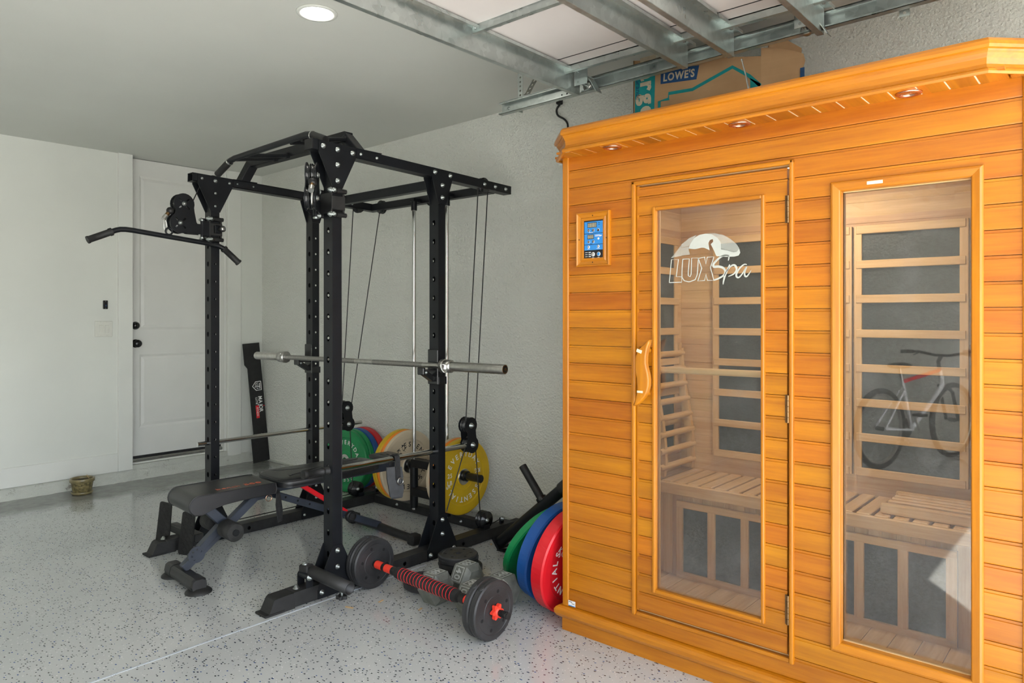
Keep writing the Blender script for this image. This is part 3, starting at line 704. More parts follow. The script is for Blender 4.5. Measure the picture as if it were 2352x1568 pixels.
# hinge + pulley housing, left side
def housing(base, ang, mirror, n0):
    # local: x outward from the trolley, z up, y across; base = hinge position
    X = Matrix.Translation(base) @ Matrix.Rotation(ang, 4, 'Z')
    mb = MB(); ol = []
    c1, c2, r = (-.115, .125), (-.135, .018), .057
    for k in range(15): a = math.radians(-18+233*k/14); ol.append((c1[0]+r*math.cos(a), c1[1]+r*math.sin(a)))
    ol.append((-.162, .080))
    for k in range(14): a = math.radians(125+177*k/13); ol.append((c2[0]+r*math.cos(a), c2[1]+r*math.sin(a)))
    ol += [(-.09, -.036), (-.015, -.036), (-.015, .022), (-.042, .022), (-.047, .030), (-.058, .085)]
    sl = []
    for c in (c1, c2):
        for a in (45, 135, 225, 315):
            ca, sa = math.cos(math.radians(a)), math.sin(math.radians(a)); lp = []
            for (px, py) in slot(0, 0, .010, .022): lp.append((c[0]+ca*.030+px*(-sa)+py*ca, c[1]+sa*.030+px*ca+py*sa))
            sl.append(lp)
    F = frame((1, 0, 0), (0, 0, 1), (0, -1, 0))
    for yy in (-.020, .024): mb.sheet(ol, sl, .004, 'black_powder', X @ Matrix.Translation((0, yy, 0)) @ F)
    H = R.part('pulley_housing', mb)
    g = MB(); g.tube([X @ V((-.004, 0, -.05)), X @ V((-.004, 0, .045))], .009, 'black_powder', 12); g.tube([X @ V((-.004, 0, -.056)), X @ V((-.004, 0, -.048))], .013, 'zinc_bolt', 6); g.tube([X @ V((-.004, 0, .043)), X @ V((-.004, 0, .052))], .013, 'zinc_bolt', 6)
    g.box((.02, 0, 0), (.05, .028, .085), 'black_powder', .003, X); R.part('hinge', g, parent=H)
    for c in (c1, c2):
        for yy in (-.010, .012):
            p = MB(); w = .018; XX = X @ frame((1, 0, 0), (0, 0, 1), (0, -1, 0), (c[0], yy, c[1]))
            p.lathe([(.006, -w/2), (.051, -w/2), (.051, -w/2+.003), (.044, 0), (.051, w/2-.003), (.051, w/2), (.006, w/2)], 'black_gloss', 24, XX); R.part('pulley', p, parent=H)
        for yy, s2 in ((-.024, -1), (.024, 1)):
            p = MB(); XX = X @ frame((1, 0, 0), (0, 0, -s2), (0, s2, 0), (c[0], yy, c[1])); p.lathe([(.013, 0), (.013, .002), (.009, .003), (.009, .009), (0, .010)], 'zinc_bolt', 12, XX); R.part('axle_bolt', p, parent=H)
    return X, H
XL1, HL = housing(V((1.905, Y1+.010, 1.775)), 0.0, False, 0)
XR1, HR = housing(V((1.915, Y0+.085, 1.79)), math.radians(48), True, 0)
def carabiner(X, p0, p1, w, parent):
    g = MB(); p0, p1 = V(p0), V(p1); d = (p1-p0); l = d.length; d.normalize(); s2 = V((d.z, 0, -d.x)) if abs(d.y) < .9 else V((1, 0, 0))
    if s2.length < .1: s2 = V((1, 0, 0))
    s2.normalize(); pts = []
    for k in range(21):
        a = 2*PI*k/20; ww = w*(.6+.4*(math.cos(a)*-.5+.5)); pts.append(X @ (p0+d*(l/2-l/2*math.cos(a))+s2*ww*math.sin(a)))
    g.tube(pts, .0035, 'steel_satin', 8, cap=False); return R.part('carabiner', g, 'polished snap hook', parent=parent)
def stopper(X, c, d, parent):
    g = MB(); c = V(c); d = V(d).normalized(); g.sphere(X @ c, .020, 'black_plastic'); R.part('cable_stopper', g, parent=parent)
    g = MB(); g.tube([X @ (c+d*.015), X @ (c+d*.038)], .011, 'brass', 10); g.tube([X @ (c+d*.034), X @ (c+d*.062)], .0125, 'steel_satin', 12); R.part('cable_ferrule', g, parent=parent)
stopper(XL1, (-.186, -.012, .080), (-.55, 0, -.75), HL); carabiner(XL1, (-.216, -.012, .035), (-.208, -.012, -.035), .010, HL)
stopper(XR1, (-.185, -.012, .080), (-.3, 0, -.3), HR); carabiner(XR1, (-.195, -.012, .075), (-.198, -.012, -.02), .012, HR)
cable([(1.838, Y1+.01, 1.90), (1.90, Y1+.02, 2.03)])
# J cups on the middle uprights
for y, zc in ((Y0, 1.02), (Y1, 1.02)):
    mb = MB(); c = y+PB/2
    mb.bx(XM-.010, XM-.001, y-.004, y+PB+.004, zc-.10, zc+.085, 'black_gloss', .003)
    mb.beam((XM-.008, c, zc-.075), (XM-.085, c, zc-.028), .040, .028, 'black_gloss', bev=.004); mb.bx(XM-.098, XM-.080, y+.010, y+PB-.010, zc-.045, zc-.006, 'black_gloss', .004)
    mb.beam((XM-.010, c, zc-.024), (XM-.088, c, zc-.022), .044, .010, 'black_plastic', bev=.002)
    mb.bx(XM-.003, XM+PA+.006, y-.006, y-.001, zc-.10, zc-.06, 'black_gloss', .001)
    R.part('j_cup', mb); 
    bolt((XM-.075, c-.021, zc-.033), sc=.7)
# safety bars
mb = MB(); mb.tube([(1.885, Y1+.035, .56), (3.02, Y1+.035, .56)], .0125, 'chrome', 18); R.part('safety_bar', mb)
mb = MB(); mb.tube([(1.955, Y0+.035, .565), (2.86, Y0+.035, .560)], .0145, 'chrome', 18); SB = R.part('safety_bar', mb)
mb = MB(); ys = Y0+.033
mb.tube([(1.812, ys, .570), (1.822, ys, .570), (1.823, ys, .570), (1.835, ys, .570), (1.836, ys, .570), (1.91, ys, .568), (1.912, ys, .568), (1.918, ys, .568), (1.92, ys, .568), (1.925, ys, .568), (1.927, ys, .568), (1.947, ys, .567), (1.948, ys, .567), (1.962, ys, .567)], [.020, .0205, .0205, .0205, .016, .016, .018, .018, .016, .016, .018, .018, .0215, .0215], 'black_rubber', 20)
R.part('grip', mb, 'ribbed black rubber hand grip', parent=SB)
# folding foot plates at the left foot
for (x, y, z, yw) in ((1.752, 4.085, .130, .1), (1.765, 3.835, .115, .1)):
    mb = MB(); pts = []; w, h = .048, .115
    for cx, cy, a0 in ((w-.018, h-.018, 0), (-w+.018, h-.018, 90), (-w+.008, -h+.010, 180), (w-.016, -h+.022, 270)):
        for k in range(5): a = math.radians(a0+90*k/4); pts.append((cx+.018*math.cos(a)*.9, cy+.018*math.sin(a)*.9))
    X = Matrix.Translation((x, y, z)) @ Matrix.Rotation(.06, 4, 'Y') @ Matrix.Rotation(.05, 4, 'X') @ Matrix.Rotation(.28, 4, 'Z')
    F = X @ frame((0, -1, 0), (0, 0, 1), (-1, 0, 0))
    mb.prism(pts, .006, 'black_rubber', F)
    for i in range(-2, 3):
        for j in range(-5, 6):
            a = 45 if (i+j) % 2 else -45
            if abs(i) == 2 and abs(j) >= 4: continue
            mb.box((i*.018, j*.020, .007), (.016, .0035, .002), 'black_rubber', 0, F @ Matrix.Translation((0, 0, 0)), None) if False else mb.box((0, 0, 0), (.016, .0035, .002), 'black_rubber', 0, F @ Matrix.Translation((i*.018, j*.020, .0065)) @ Matrix.Rotation(math.radians(a), 4, 'Z'))
    R.part('foot_plate', mb, 'black diamond tread foot plate')
mb = MB(); mb.bx(1.785, 1.835, 3.80, 4.12, .068, .110, 'black_scuffed', .003); mb.bx(1.70, 1.82, 3.94, 4.02, .060, .072, 'black_scuffed', .002); R.part('foot_plate_bar', mb); bolt((1.70, 3.985, .070), (0, 0, 1), 1.1)
# landmine sleeve at the right foot
mb = MB(); mb.bx(1.745, 1.875, Y0-.003, Y0+.073, .062, .070, 'black_scuffed', .001); mb.bx(1.745, 1.875, Y0-.004, Y0, .046, .070, 'black_scuffed')
def tab(x, w, h, y):
    mb.sheet([(x-w, .068), (x+w, .068)]+[(x+w*math.cos(PI*k/10), h-w+w*math.sin(PI*k/10)+0) for k in range(11)], [], .006, 'black_powder', frame((1, 0, 0), (0, 0, 1), (0, 1, 0), (0, y, 0)))
tab(1.825, .017, .132, Y0-.002); tab(1.825, .017, .132, Y0+.066)
mb.tube([(1.825, Y0+.0, .116), (1.825, Y0+.07, .116)], .015, 'black_powder', 16)
LM = R.part('landmine_base', mb); bolt((1.825, Y0-.002, .114), sc=1.2); bolt((1.78, Y0+.036, .070), (0, 0, 1), 1.2)
mb = MB(); a, b2 = V((1.838, Y0+.04, .138)), V((1.868, Y0-.205, .112)); d = (b2-a).normalized()
mb.lathe([(.020, 0), (.028, .006), (.028, (b2-a).length), (.0235, (b2-a).length), (.0235, .02), (0, .02)], 'black_scuffed', 24, frame(d.cross(V((0, 0, 1))).normalized(), d.cross(d.cross(V((0, 0, 1)))).normalized() * 1, d, a+d*.03))
mb.box(a+V((-.0, .005, .004)), (.046, .055, .036), 'black_scuffed', .006, rot=(0, 0, .2)); mb.lathe([(.014, 0), (.014, .004), (.009, .005), (.009, .011), (0, .011)], 'zinc_bolt', 6, ZF(a+V((-.004, .010, .022))))
R.part('landmine_sleeve', mb)
mb = MB(); q = b2+d*-.02+V((0, 0, -.026)); mb.tube([q, q+V((0, 0, -.018))], .006, 'zinc_bolt', 8); pts = []
for k in range(40): a0 = 2*PI*k/40; rr = .022+.004*math.cos(5*a0); pts.append((rr*math.cos(a0), rr*math.sin(a0)))
mb.prism(pts, .014, 'black_plastic', ZF(q+V((0, 0, -.032)))); R.part('star_knob', mb)

# ================================================================== BARBELL AND LAT BAR
a, b2 = V((2.475, 4.383, 1.023)), V((2.613, 2.309, 1.023)); d = (b2-a).normalized()
def along(y): return a+(b2-a)*((4.383-y)/(4.383-2.309))
s = T('barbell', 'bare silver olympic barbell racked on the two middle uprights', 'barbell', (a+b2)/2)
p = MB(); p.tube([along(4.06), along(3.62)], .0145, 'knurl', 18); p.tube([along(3.62), along(3.56)], .0142, 'steel_satin', 18); p.tube([along(3.56), along(3.40)], .0145, 'knurl', 18); p.tube([along(3.40), along(3.25)], .0142, 'steel_satin', 18)
p.tube([along(3.25), along(2.86)], .0145, 'knurl', 18); p.tube([along(2.86), along(2.73)], .0142, 'steel_satin', 18); s.part('shaft', p)
for (y0, y1, ye) in ((4.06, 4.125, 4.383), (2.725, 2.66, 2.309)):
    p = MB(); q0, q1, qe = along(y0), along(y1), along(ye); L0 = (q1-q0).normalized()
    p.tube([q0, q0+L0*.004, q0+L0*.004, q0+L0*.026, q0+L0*.026, q0+L0*.03, q0+L0*.03, q1, q1+L0*.006], [.030, .037, .037, .037, .037, .034, .034, .034, .026], 'steel_satin', 28)
    S = s.part('collar', p)
    p = MB(); p.tube([q1, qe-L0*.004, qe], [.0248, .0248, .0235], 'steel_satin', 28); s.part('sleeve', p)
    p = MB(); p.tube([qe, qe+L0*.001], .021, 'brass', 24); p.tube([qe, qe+L0*.002], .015, 'black_gloss', 24); p.tube([qe, qe+L0*.003], .008, 'brass', 16); s.part('end_cap', p)
s = T('lat_pulldown_bar', 'black bent pulldown bar with rubber grips hanging from the left pulley arm', 'pulldown bar', (1.69, 3.95, 1.72))
pts = [(1.307, 3.955, 1.662), (1.415, 3.95, 1.712), (1.435, 3.95, 1.721), (1.455, 3.95, 1.727), (1.48, 3.95, 1.729), (1.52, 3.95, 1.727), (1.912, 3.95, 1.690), (1.975, 3.945, 1.680), (2.0, 3.94, 1.668), (2.085, 3.93, 1.592)]
pts = [(x, y-.035, z) for x, y, z in pts]
p = MB(); p.tube(pts, .0135, 'black_powder', 16); s.part('bar', p)
for i, j in ((0, 1), (9, 8)):
    q, q2 = V(pts[i]), V(pts[j]); dd = (q2-q).normalized(); l = (q2-q).length
    p = MB(); p.tube([q-dd*.004, q+dd*.004, q+dd*.006, q+dd*(l-.014), q+dd*(l-.012), q+dd*l], [.0195, .0195, .0175, .0175, .0205, .0205], 'black_rubber', 18); s.part('grip', p)
p = MB(); pp = [(1.700+.018*math.sin(2*PI*k/16), 3.915, 1.723+.016-.018*math.cos(2*PI*k/16)) for k in range(17)]; p.tube(pp, .005, 'black_powder', 8, cap=False); s.part('eyelet', p)

# ================================================================== BUMPER PLATES
def plate_proto(name, col, th, label, group, loc, roll, inkc, top, bot, lft, rgt, rot=None, Rr=.225, plain_back=False):
    s = T(name, label, 'weight plate', loc, rot, group)
    h = th/2; X0 = frame((1, 0, 0), (0, 0, 1), (0, -1, 0)) @ Matrix.Rotation(roll, 4, 'Z')
    p = MB(); pr = [(.026, h-.002), (.048, h-.002), (.052, h-.008), (.075, h-.008), (.078, h-.0045), (.160, h-.0075), (.166, h-.0075), (.170, h-.001), (.2, h), (.218, h-.001), (.225, h-.007)]
    pr = [(r*Rr/.225 if r > .03 else r, z) for r, z in pr]
    prof = pr + [(r, -z) for r, z in pr[::-1]]
    p.ringlathe(prof, col, 64, X0, False); s.part('disc', p, local=True)
    p = MB(); p.ringlathe([(.0245, h-.003), (.0245, h+.0005), (.046, h+.0005), (.048, h-.002)], 'steel_satin', 40, X0); s.part('steel_hub', p, local=True)
    p = MB(); XX = X0 @ Matrix.Translation((0, 0, h-.0062)); k = Rr/.225
    if top: arc_text(p, top, .044*k, .120*k, PI/2, math.radians(16.5), inkc, XX, .012)
    if bot: arc_text(p, bot, .044*k, .120*k, -PI/2, math.radians(16), inkc, XX, .012)
    if lft:
        put_text(p, lft[0], .036*k, inkc, XX @ Matrix.Translation((-.115*k, .010, 0)), bold=.012); put_text(p, lft[1], .036*k, inkc, XX @ Matrix.Translation((-.115*k, -.032, 0)), bold=.012)
    if rgt:
        Y = XX @ Matrix.Translation((.115*k, 0, 0)) @ Matrix.Rotation(PI, 4, 'Z'); put_text(p, rgt[0], .036*k, inkc, Y @ Matrix.Translation((0, .010, 0)), bold=.012); put_text(p, rgt[1], .036*k, inkc, Y @ Matrix.Translation((0, -.032, 0)), bold=.012)
    if p.v: s.part('lettering', p, local=True)
    return s.o
E1, E2 = 'EVERYDAY', 'ESSENTIALS'
cx, cz = 3.03, .328
gr = 'bumper plates on the weight carriage'
y = 3.0
plate_proto('bumper_plate', 'plate_yellow', .043, 'yellow bumper plate facing out, outermost on the right carriage peg', gr, (cx, y+.0215, cz), .0, 'white_print', E1, E2, ('25', 'LB'), ('11', 'KG'))
plate_proto('bumper_plate', 'plate_orange', .026, 'orange bumper plate between the yellow and cream plates on the right peg', gr, (cx, y+.043+.0135, cz), .0, 'white_print', E1, E2, None, None)
plate_proto('bumper_plate', 'plate_beige', .026, 'cream bumper plate nearest the middle on the right carriage peg', gr, (cx, y+.070+.0135, cz), .0, 'black_print', E1, E2, None, None)
y = 3.495
plate_proto('bumper_plate', 'plate_beige', .026, 'cream bumper plate with black 4.54 KG lettering facing out behind the chrome rod', gr, (cx, y+.013, cz), 2.1, 'black_print', E1, E2, ('10', 'LB'), ('4.54', 'KG'))
plate_proto('bumper_plate', 'plate_orange', .026, 'orange bumper plate just behind the lettered cream plate', gr, (cx, y+.040, cz), 0, 'white_print', E1, E2, None, None)
plate_proto('bumper_plate', 'plate_yellow', .043, 'yellow bumper plate at the back of the cream and orange pair', gr, (cx, y+.0755, cz), 0, 'white_print', E1, E2, None, None)
gr = 'bumper plates leaning on the wall behind the far rack corner'
def wall_lean(col, x, y, th, label, rl, l, r):
    rot = Matrix.Rotation(math.radians(-84), 4, 'Z') @ Matrix.Rotation(-.045, 4, 'X')
    plate_proto('bumper_plate', col, th, label, gr, (x, y, .2265), rl, 'white_print', E1, E2, l, r, rot.to_euler())
wall_lean('plate_green', 3.170, 4.350, .044, 'green bumper plate facing out at the far corner, front of its row', -.42, ('10', 'LB'), ('5', 'KG'))
wall_lean('plate_green', 3.218, 4.355, .044, 'second green bumper plate directly behind the front green one', 0, None, None)
wall_lean('plate_blue', 3.270, 4.360, .052, 'blue bumper plate between green and red at the far corner', 0, None, None)
wall_lean('plate_red', 3.328, 4.362, .060, 'red bumper plate, last of the far corner row by the wall', 0, None, None)
gr = 'bumper plates leaning on the sauna side'
def lean(col, c, yaw, tilt, th, label, rl):
    # back-rim centre c; normal of the lettered face: yaw about z, tilted down by tilt
    rot = Matrix.Rotation(yaw, 4, 'Z') @ Matrix.Rotation(tilt, 4, 'X')
    nrm = rot @ V((0, -1, 0)); loc = V(c)+nrm*th/2
    plate_proto('bumper_plate', col, th, label, gr, loc, rl, 'white_print', E1, E2, ('25', 'KG'), ('55', 'LB'), rot.to_euler())
lean('plate_red', (2.525, 1.888, .2265), -.03, .13, .066, 'red bumper plate leaning against the side of the sauna, lettered face outward', -.77)
lean('plate_blue', (2.590, 2.015, .2215), -.04, .22, .060, 'blue bumper plate between the leaning red and green plates', 1.0)
lean('plate_green', (2.705, 2.160, .197), -.16, .50, .042, 'green bumper plate leaning behind the blue one by the sauna', .5)

# lever arm leaning from the rack foot to the sauna side
s = T('plate_lever_arm', 'black steel tube arm with a loading peg slanting up behind the leaning plates', 'lever arm', (2.93, 2.60, 0))
p0, p1 = V((2.93, 2.62, .045)), V((2.93, 1.815, .72)); d = (p1-p0).normalized(); up = V((0, -d.z, d.y))*-1
p = MB(); p.tube([p0, p0+d*.60], .031, 'black_powder', 22); s.part('arm_tube', p)
p = MB(); p.tube([p0+d*.55, p1], .037, 'black_scuffed', 22); s.part('end_sleeve', p)
q = p0+d*.40; nn = V((0, d.z, -d.y)); nn = nn if nn.z > 0 else -nn
p = MB(); p.tube([q+nn*.02, q+nn*.235], .021, 'black_rubber', 20); s.part('loading_peg', p, 'rubber covered loading peg')
p = MB(); p.tube([q+nn*.022, q+nn*.042], .029, 'black_gloss', 20); s.part('peg_collar', p)
p = MB(); p.beam(p0-d*.012, p0+d*.002, .085, .075, 'black_powder', up=(nn.x, nn.y, nn.z)); p.beam((2.93, 2.625, .0), (2.90, 2.50, .03), .05, .006, 'black_powder'); s.part('foot_bracket', p)

# ================================================================== SMALL PLATES, DUMBBELLS, RED RINGED BAR
def small_plate(r, th, mat='plate_plastic', hub=.013):
    p = MB(); h = th/2; pr = [(hub, h-.003), (hub+.012, h-.003), (hub+.014, h-.0015), (r*.50, h-.0015), (r*.52, h-.003), (r*.78, h-.003), (r*.80, h-.001), (r*.95, h-.001), (r, h-.006)]
    p.ringlathe(pr+[(a, -z) for a, z in pr[::-1]], mat, 44)
    p.ringlathe([(r-.0005, .0008), (r+.0008, .0004), (r+.0008, -.0004), (r-.0005, -.0008)], mat, 44)
    for k in range(6):
        a = PI/3*k+.3; p.lathe([(.0075, 0), (0, .0002)], 'dark_hole', 12, Matrix.Translation((r*.64*math.cos(a), r*.64*math.sin(a), h-.0023)))
    for k in range(2):
        a = 1.1+PI*k; X = Matrix.Rotation(a, 4, 'Z') @ frame((0, 1, 0), (0, 0, 1), (1, 0, 0), (r-.002, 0, 0)); p.lathe([(.0125, 0), (.0125, .004), (.011, .005), (0, .0052)], mat, 16, X)
    return p
gr = 'small black weight plates on the floor'
me = {}
for (r, th) in ((.098, .038), (.105, .038)): me[r] = small_plate(r, th).build('small_weight_plate')
for (x, y, z, r, rz, rx, lab) in [(2.495, 2.514, .097, .098, 4.2, 0, 'small black plastic weight plate, topmost of the floor stack'), (2.505, 2.520, .058, .098, 1.1, 0, 'small black plastic weight plate in the middle of the floor stack'), (2.560, 2.545, .0195, .098, 2.1, 0, 'small black plastic weight plate, bottom of the floor stack and shifted right'),
     (2.300, 2.535, .020, .105, .4, .0, 'small black weight plate lying flat alone behind the red ringed bar')]:
    o = bpy.data.objects.new('small_weight_plate', me[r]); COL.objects.link(o); o.location = (x, y, z); o.rotation_euler = (rx, 0, rz); o['label'] = lab; o['category'] = 'weight plate'; o['group'] = gr

def hexdb(loc, rz, label, face_roll):
    s = T('hex_dumbbell', label, 'dumbbell', loc, (0, 0, rz), 'grey hex dumbbells on the floor')
    R6 = .078; A = math.radians(30)
    for sg in (-1, 1):
        p = MB(); X = frame((0, 1, 0), (0, 0, 1), (1, 0, 0), (0, 0, R6*math.cos(PI/6))) if sg > 0 else frame((0, -1, 0), (0, 0, 1), (-1, 0, 0), (0, 0, R6*math.cos(PI/6)))
        p.lathe([(0, .058), (R6*.62, .058), (R6, .075), (R6, .148), (R6*.70, .168), (0, .168)], 'cast_iron', 6, X, False, PI/6*0+0)
        h = s.part('head', p, local=True)
        # raised number plate on the upper slanted faces
        p = MB()
        for fa in (PI/2, PI/2+PI/3, PI/2-PI/3):
            F = X @ Matrix.Rotation(fa, 4, 'Z') @ frame((0, 0, 1), (0, 1, 0), (-1, 0, 0), (R6*math.cos(PI/6), 0, .111)) @ Matrix.Rotation(PI/2, 4, 'Z')
            F = X @ Matrix.Rotation(fa, 4, 'Z') @ frame((0, -1, 0), (0, 0, -1), (1, 0, 0), (R6*math.cos(PI/6), 0, .111))
            put_text(p, '40', .046, 'worn_number', F @ Matrix.Translation((0, -.015, 0)), bold=.02, th=.0022)
            for (a0, b0, w, hh) in ((-.032, 0, .003, .052), (.032, 0, .003, .052), (0, .026, .067, .003), (0, -.026, .067, .003)):
                p.box((a0, b0, .0006), (w, hh, .0016), 'worn_number', 0, F)
        s.part('raised_number', p, parent=h, local=True)
    p = MB(); z = R6*math.cos(PI/6); p.tube([(-.062, 0, z), (-.03, 0, z), (0, 0, z), (.03, 0, z), (.062, 0, z)], [.014, .0165, .0175, .0165, .014], 'cast_iron', 18); s.part('handle', p, local=True)
    return s.o
hexdb((2.209, 2.253, 0), math.radians(90+2), 'grey hex dumbbell nearest the red ringed bar', 0)
hexdb((2.376, 2.225, 0), math.radians(90), 'grey hex dumbbell marked 40 beside the stack of small plates', 0)

s = T('adjustable_barbell', 'adjustable dumbbell bar with black foam grip, red rings and black plates', 'adjustable dumbbell', (2.11, 2.3, 0))
def P(y): return V((2.127-(2.735-y)*.040, y, .1165))
def seg(mb, ya, yb_, r, mat, n=24): mb.tube([P(ya), P(yb_)], r, mat, n)
p = MB(); seg(p, 2.81, 2.70, .012, 'black_plastic'); seg(p, 2.70, 2.66, .015, 'black_rubber'); seg(p, 1.985, 1.84, .012, 'black_plastic')
for k in range(7): seg(p, 1.868-.006*k, 1.865-.006*k, .0135, 'black_plastic')
s.part('threaded_bar', p)
for (ya, yb_) in ((2.68, 2.625), (2.615, 2.555), (2.075, 2.03), (2.02, 1.985)):
    p = MB(); seg(p, ya, yb_, .0185, 'red_plastic'); s.part('red_sleeve', p)
p = MB(); seg(p, 2.63, 2.61, .0188, 'black_plastic'); seg(p, 2.56, 2.53, .019, 'black_plastic'); seg(p, 2.10, 2.072, .021, 'black_plastic'); seg(p, 2.032, 2.018, .0188, 'black_plastic')
p.tube([P(2.535), P(2.525), P(2.5), P(2.13), P(2.115)], [.019, .025, .0275, .0275, .023], 'foam', 26); s.part('foam_grip', p)
for k in range(17):
    y = 2.49-.0215*k; p = MB(); p.tube([P(y), P(y-.0028)], .0285, 'red_ring', 26); s.part('red_ring', p)
for (y, sg) in ((2.714, 1), (2.753, 1), (1.962, -1), (1.923, -1)):
    sp = small_plate(.1165, .038); q = P(y); X = frame((1, 0, 0), (0, 0, 1), (0, -1, 0), q) @ Matrix.Rotation(.5 if sg > 0 else 1.0, 4, 'Z')
    sp.v = [X @ v for v in sp.v]; s.part('weight_plate', sp)
for (ya, sg) in ((1.902, -1), (2.774, 1)):
    p = MB(); pts = [(.026+.006*math.cos(6*2*PI*k/48)) for k in range(48)]; pl = [(r*math.cos(2*PI*k/48), r*math.sin(2*PI*k/48)) for k, r in enumerate(pts)]
    q = P(ya); X = frame((1, 0, 0), (0, 0, 1), (0, -1, 0), q) if sg < 0 else frame((-1, 0, 0), (0, 0, 1), (0, 1, 0), q)
    p.prism(pl, .016, 'red_plastic', X); p.lathe([(.020, .016), (.018, .024), (.012, .024)], 'red_plastic', 24, X); s.part('spin_lock_nut', p)
p = MB(); q = P(1.84); p.tube([q, q+V((0, -.006, 0))], [.0145, .012], 'black_plastic', 20); s.part('end_cap', p)

# ================================================================== WEIGHT BENCH
BR = math.radians(-4); BO = V((1.575, 3.43, 0)); BXM = Matrix.Translation(BO) @ Matrix.Rotation(BR, 4, 'Z')
s = T('weight_bench', 'black padded adjustable weight bench with foam rollers inside the rack', 'weight bench', BO, (0, 0, BR)); BN = s
def rrect(x0, x1, y0, y1, r, n=5):
    o = []
    for cx_, cy_, a0 in ((x1-r, y1-r, 0), (x0+r, y1-r, 90), (x0+r, y0+r, 180), (x1-r, y0+r, 270)):
        for k in range(n+1): a = math.radians(a0+90*k/n); o.append((cx_+r*math.cos(a), cy_+r*math.sin(a)))
    return o
def pad(ol, z0, z1, mat='vinyl'):
    p = MB(); n = len(ol); cx_ = sum(q[0] for q in ol)/n; cy_ = sum(q[1] for q in ol)/n; h = z1-z0
    rings = [(0, z0+.002), (.0, z0+h*.3), (-.004, z0+h*.62), (0, z1-.012), (.006, z1-.005), (.018, z1-.001), (.05, z1+.002), (.10, z1+.003)]
    vs = []; fs = []
    def off(i, dd):
        a_, b_, c_ = V(ol[i-1]), V(ol[i]), V(ol[(i+1) % n]); t1 = (b_-a_).normalized(); t2 = (c_-b_).normalized(); nn_ = V((-(t1+t2).y, (t1+t2).x)).normalized(); return b_+nn_*dd
    for dd, z in rings:
        for i in range(n): q = off(i, dd); vs.append((q.x, q.y, z))
    for j in range(len(rings)-1):
        for i in range(n): fs.append((j*n+i, j*n+(i+1) % n, (j+1)*n+(i+1) % n, (j+1)*n+i))
    vs.append((cx_, cy_, z1+.0035)); fs += [((len(rings)-1)*n+i, (len(rings)-1)*n+(i+1) % n, len(vs)-1) for i in range(n)]
    p.raw(vs, fs, mat, True); p.raw(vs[:n], [tuple(range(n))[::-1]], mat)
    pl = [V((*off(i, -.0015), z1-.010)) for i in range(n)]; p.tube(pl+[pl[0]], .0028, 'vinyl_piping', 6, cap=False)
    return p
# seat: profile with a rolled front, swept across y
p = MB(); prof = []
for k in range(13): a = math.radians(90+155*k/12); prof.append((.006+.047*math.cos(a)*1.0, .394+.047*math.sin(a)))
prof = [(.385, .440), (.36, .442), (.2, .442), (.08, .441)]+prof+[(.02, .350), (.06, .366), (.12, .380), (.2, .386), (.385, .388), (.392, .41)]
n = len(prof); ys = [-.135, -.131, -.118, 0, .118, .131, .135]; ins = [.006, .001, 0, 0, 0, .001, .006]; vs = []; fs = []
cxp = .2; czp = .4
for yy, i_ in zip(ys, ins):
    for (x, z) in prof: vs.append((x+(cxp-x)*i_*1.5, yy, z+(czp-z)*i_*8 if i_ else z))
for j in range(len(ys)-1):
    for i in range(n): fs.append((j*n+i, j*n+(i+1) % n, (j+1)*n+(i+1) % n, (j+1)*n+i))
p.raw(vs, fs, 'vinyl', True); p.raw(vs[:n], [tuple(range(n))], 'vinyl'); p.raw(vs[-n:], [tuple(range(n))[::-1]], 'vinyl')
for yy in (-.134, .134):
    pl = [V((x, yy, z)) for x, z in prof]; p.tube(pl+[pl[0]], .0028, 'vinyl_piping', 6, cap=False)
SP = s.part('seat_pad', p, local=True)
p = MB(); X = Matrix.Translation((.11, -.085, .4425)); put_text(p, 'bench', .040, 'orange_print', X, align='L', bold=-.012, wide=1.25, th=.0008); put_text(p, '500', .046, 'orange_print', X @ Matrix.Translation((.140, .0, 0)), align='L', bold=.03, wide=1.1, th=.0008); s.part('lettering', p, parent=SP, local=True)
s.part('back_pad', pad([(.415, -.10), (.435, -.145), (.47, -.158), (.80, -.158), (.98, -.12), (1.035, -.09), (1.05, -.05), (1.05, .05), (1.035, .09), (.98, .12), (.80, .158), (.47, .158), (.435, .145), (.415, .10)], .405, .452), local=True)
s.part('head_pad', pad(rrect(1.085, 1.24, -.10, .10, .03), .435, .462), local=True)
Y = 0
def bar(x0, z0, x1, z1, w=.04, h=.04, y=0, mat='grey_powder', name='frame_tube'):
    p = MB(); p.beam((x0, y, z0), (x1, y, z1), w, h, mat, bev=.003); return s.part(name, p, local=True)
bar(-.02, .075, .375, .385); bar(.015, .115, .185, .265, .045, .034); bar(.09, .345, .205, .225, .05, .045); bar(.07, .372, .38, .384, .06, .02)
bar(.375, .380, .885, .155, .034, .036); bar(.42, .388, 1.20, .392, .05, .045, name='back_frame'); bar(1.13, .42, 1.20, .42, .05, .03, name='back_frame')
p = MB(); p.beam((.56, .0, .40), (.875, .0, .175), .030, .024, 'red_paint', bev=.002); s.part('adjustment_bar', p, 'bright red adjustment bar', local=True)
p = MB(); hl = [circ(-.16+.06*k, 0, .006) for k in range(5)]; 
for (x, z) in ((.43, .358), (.50, .327), (.57, .296), (.64, .265)): g = MB(); g.lathe([(.006, 0), (0, .0003)], 'dark_hole', 12, frame((1, 0, 0), (0, 0, 1), (0, -1, 0), (x, -.0175, z))); s.part('pin_hole', g, local=True)
for (x, z) in ((.02, .105),): p.sheet(circ(0, 0, .040, 20), [circ(.024*math.cos(a), .024*math.sin(a), .0055, 8) for a in (0.6, 1.5, 2.4, 3.3, 4.2)], .004, 'grey_powder', frame((1, 0, 0), (0, 0, 1), (0, -1, 0), (.035, -.024, .135)))
s.part('adjustment_plate', p, local=True)
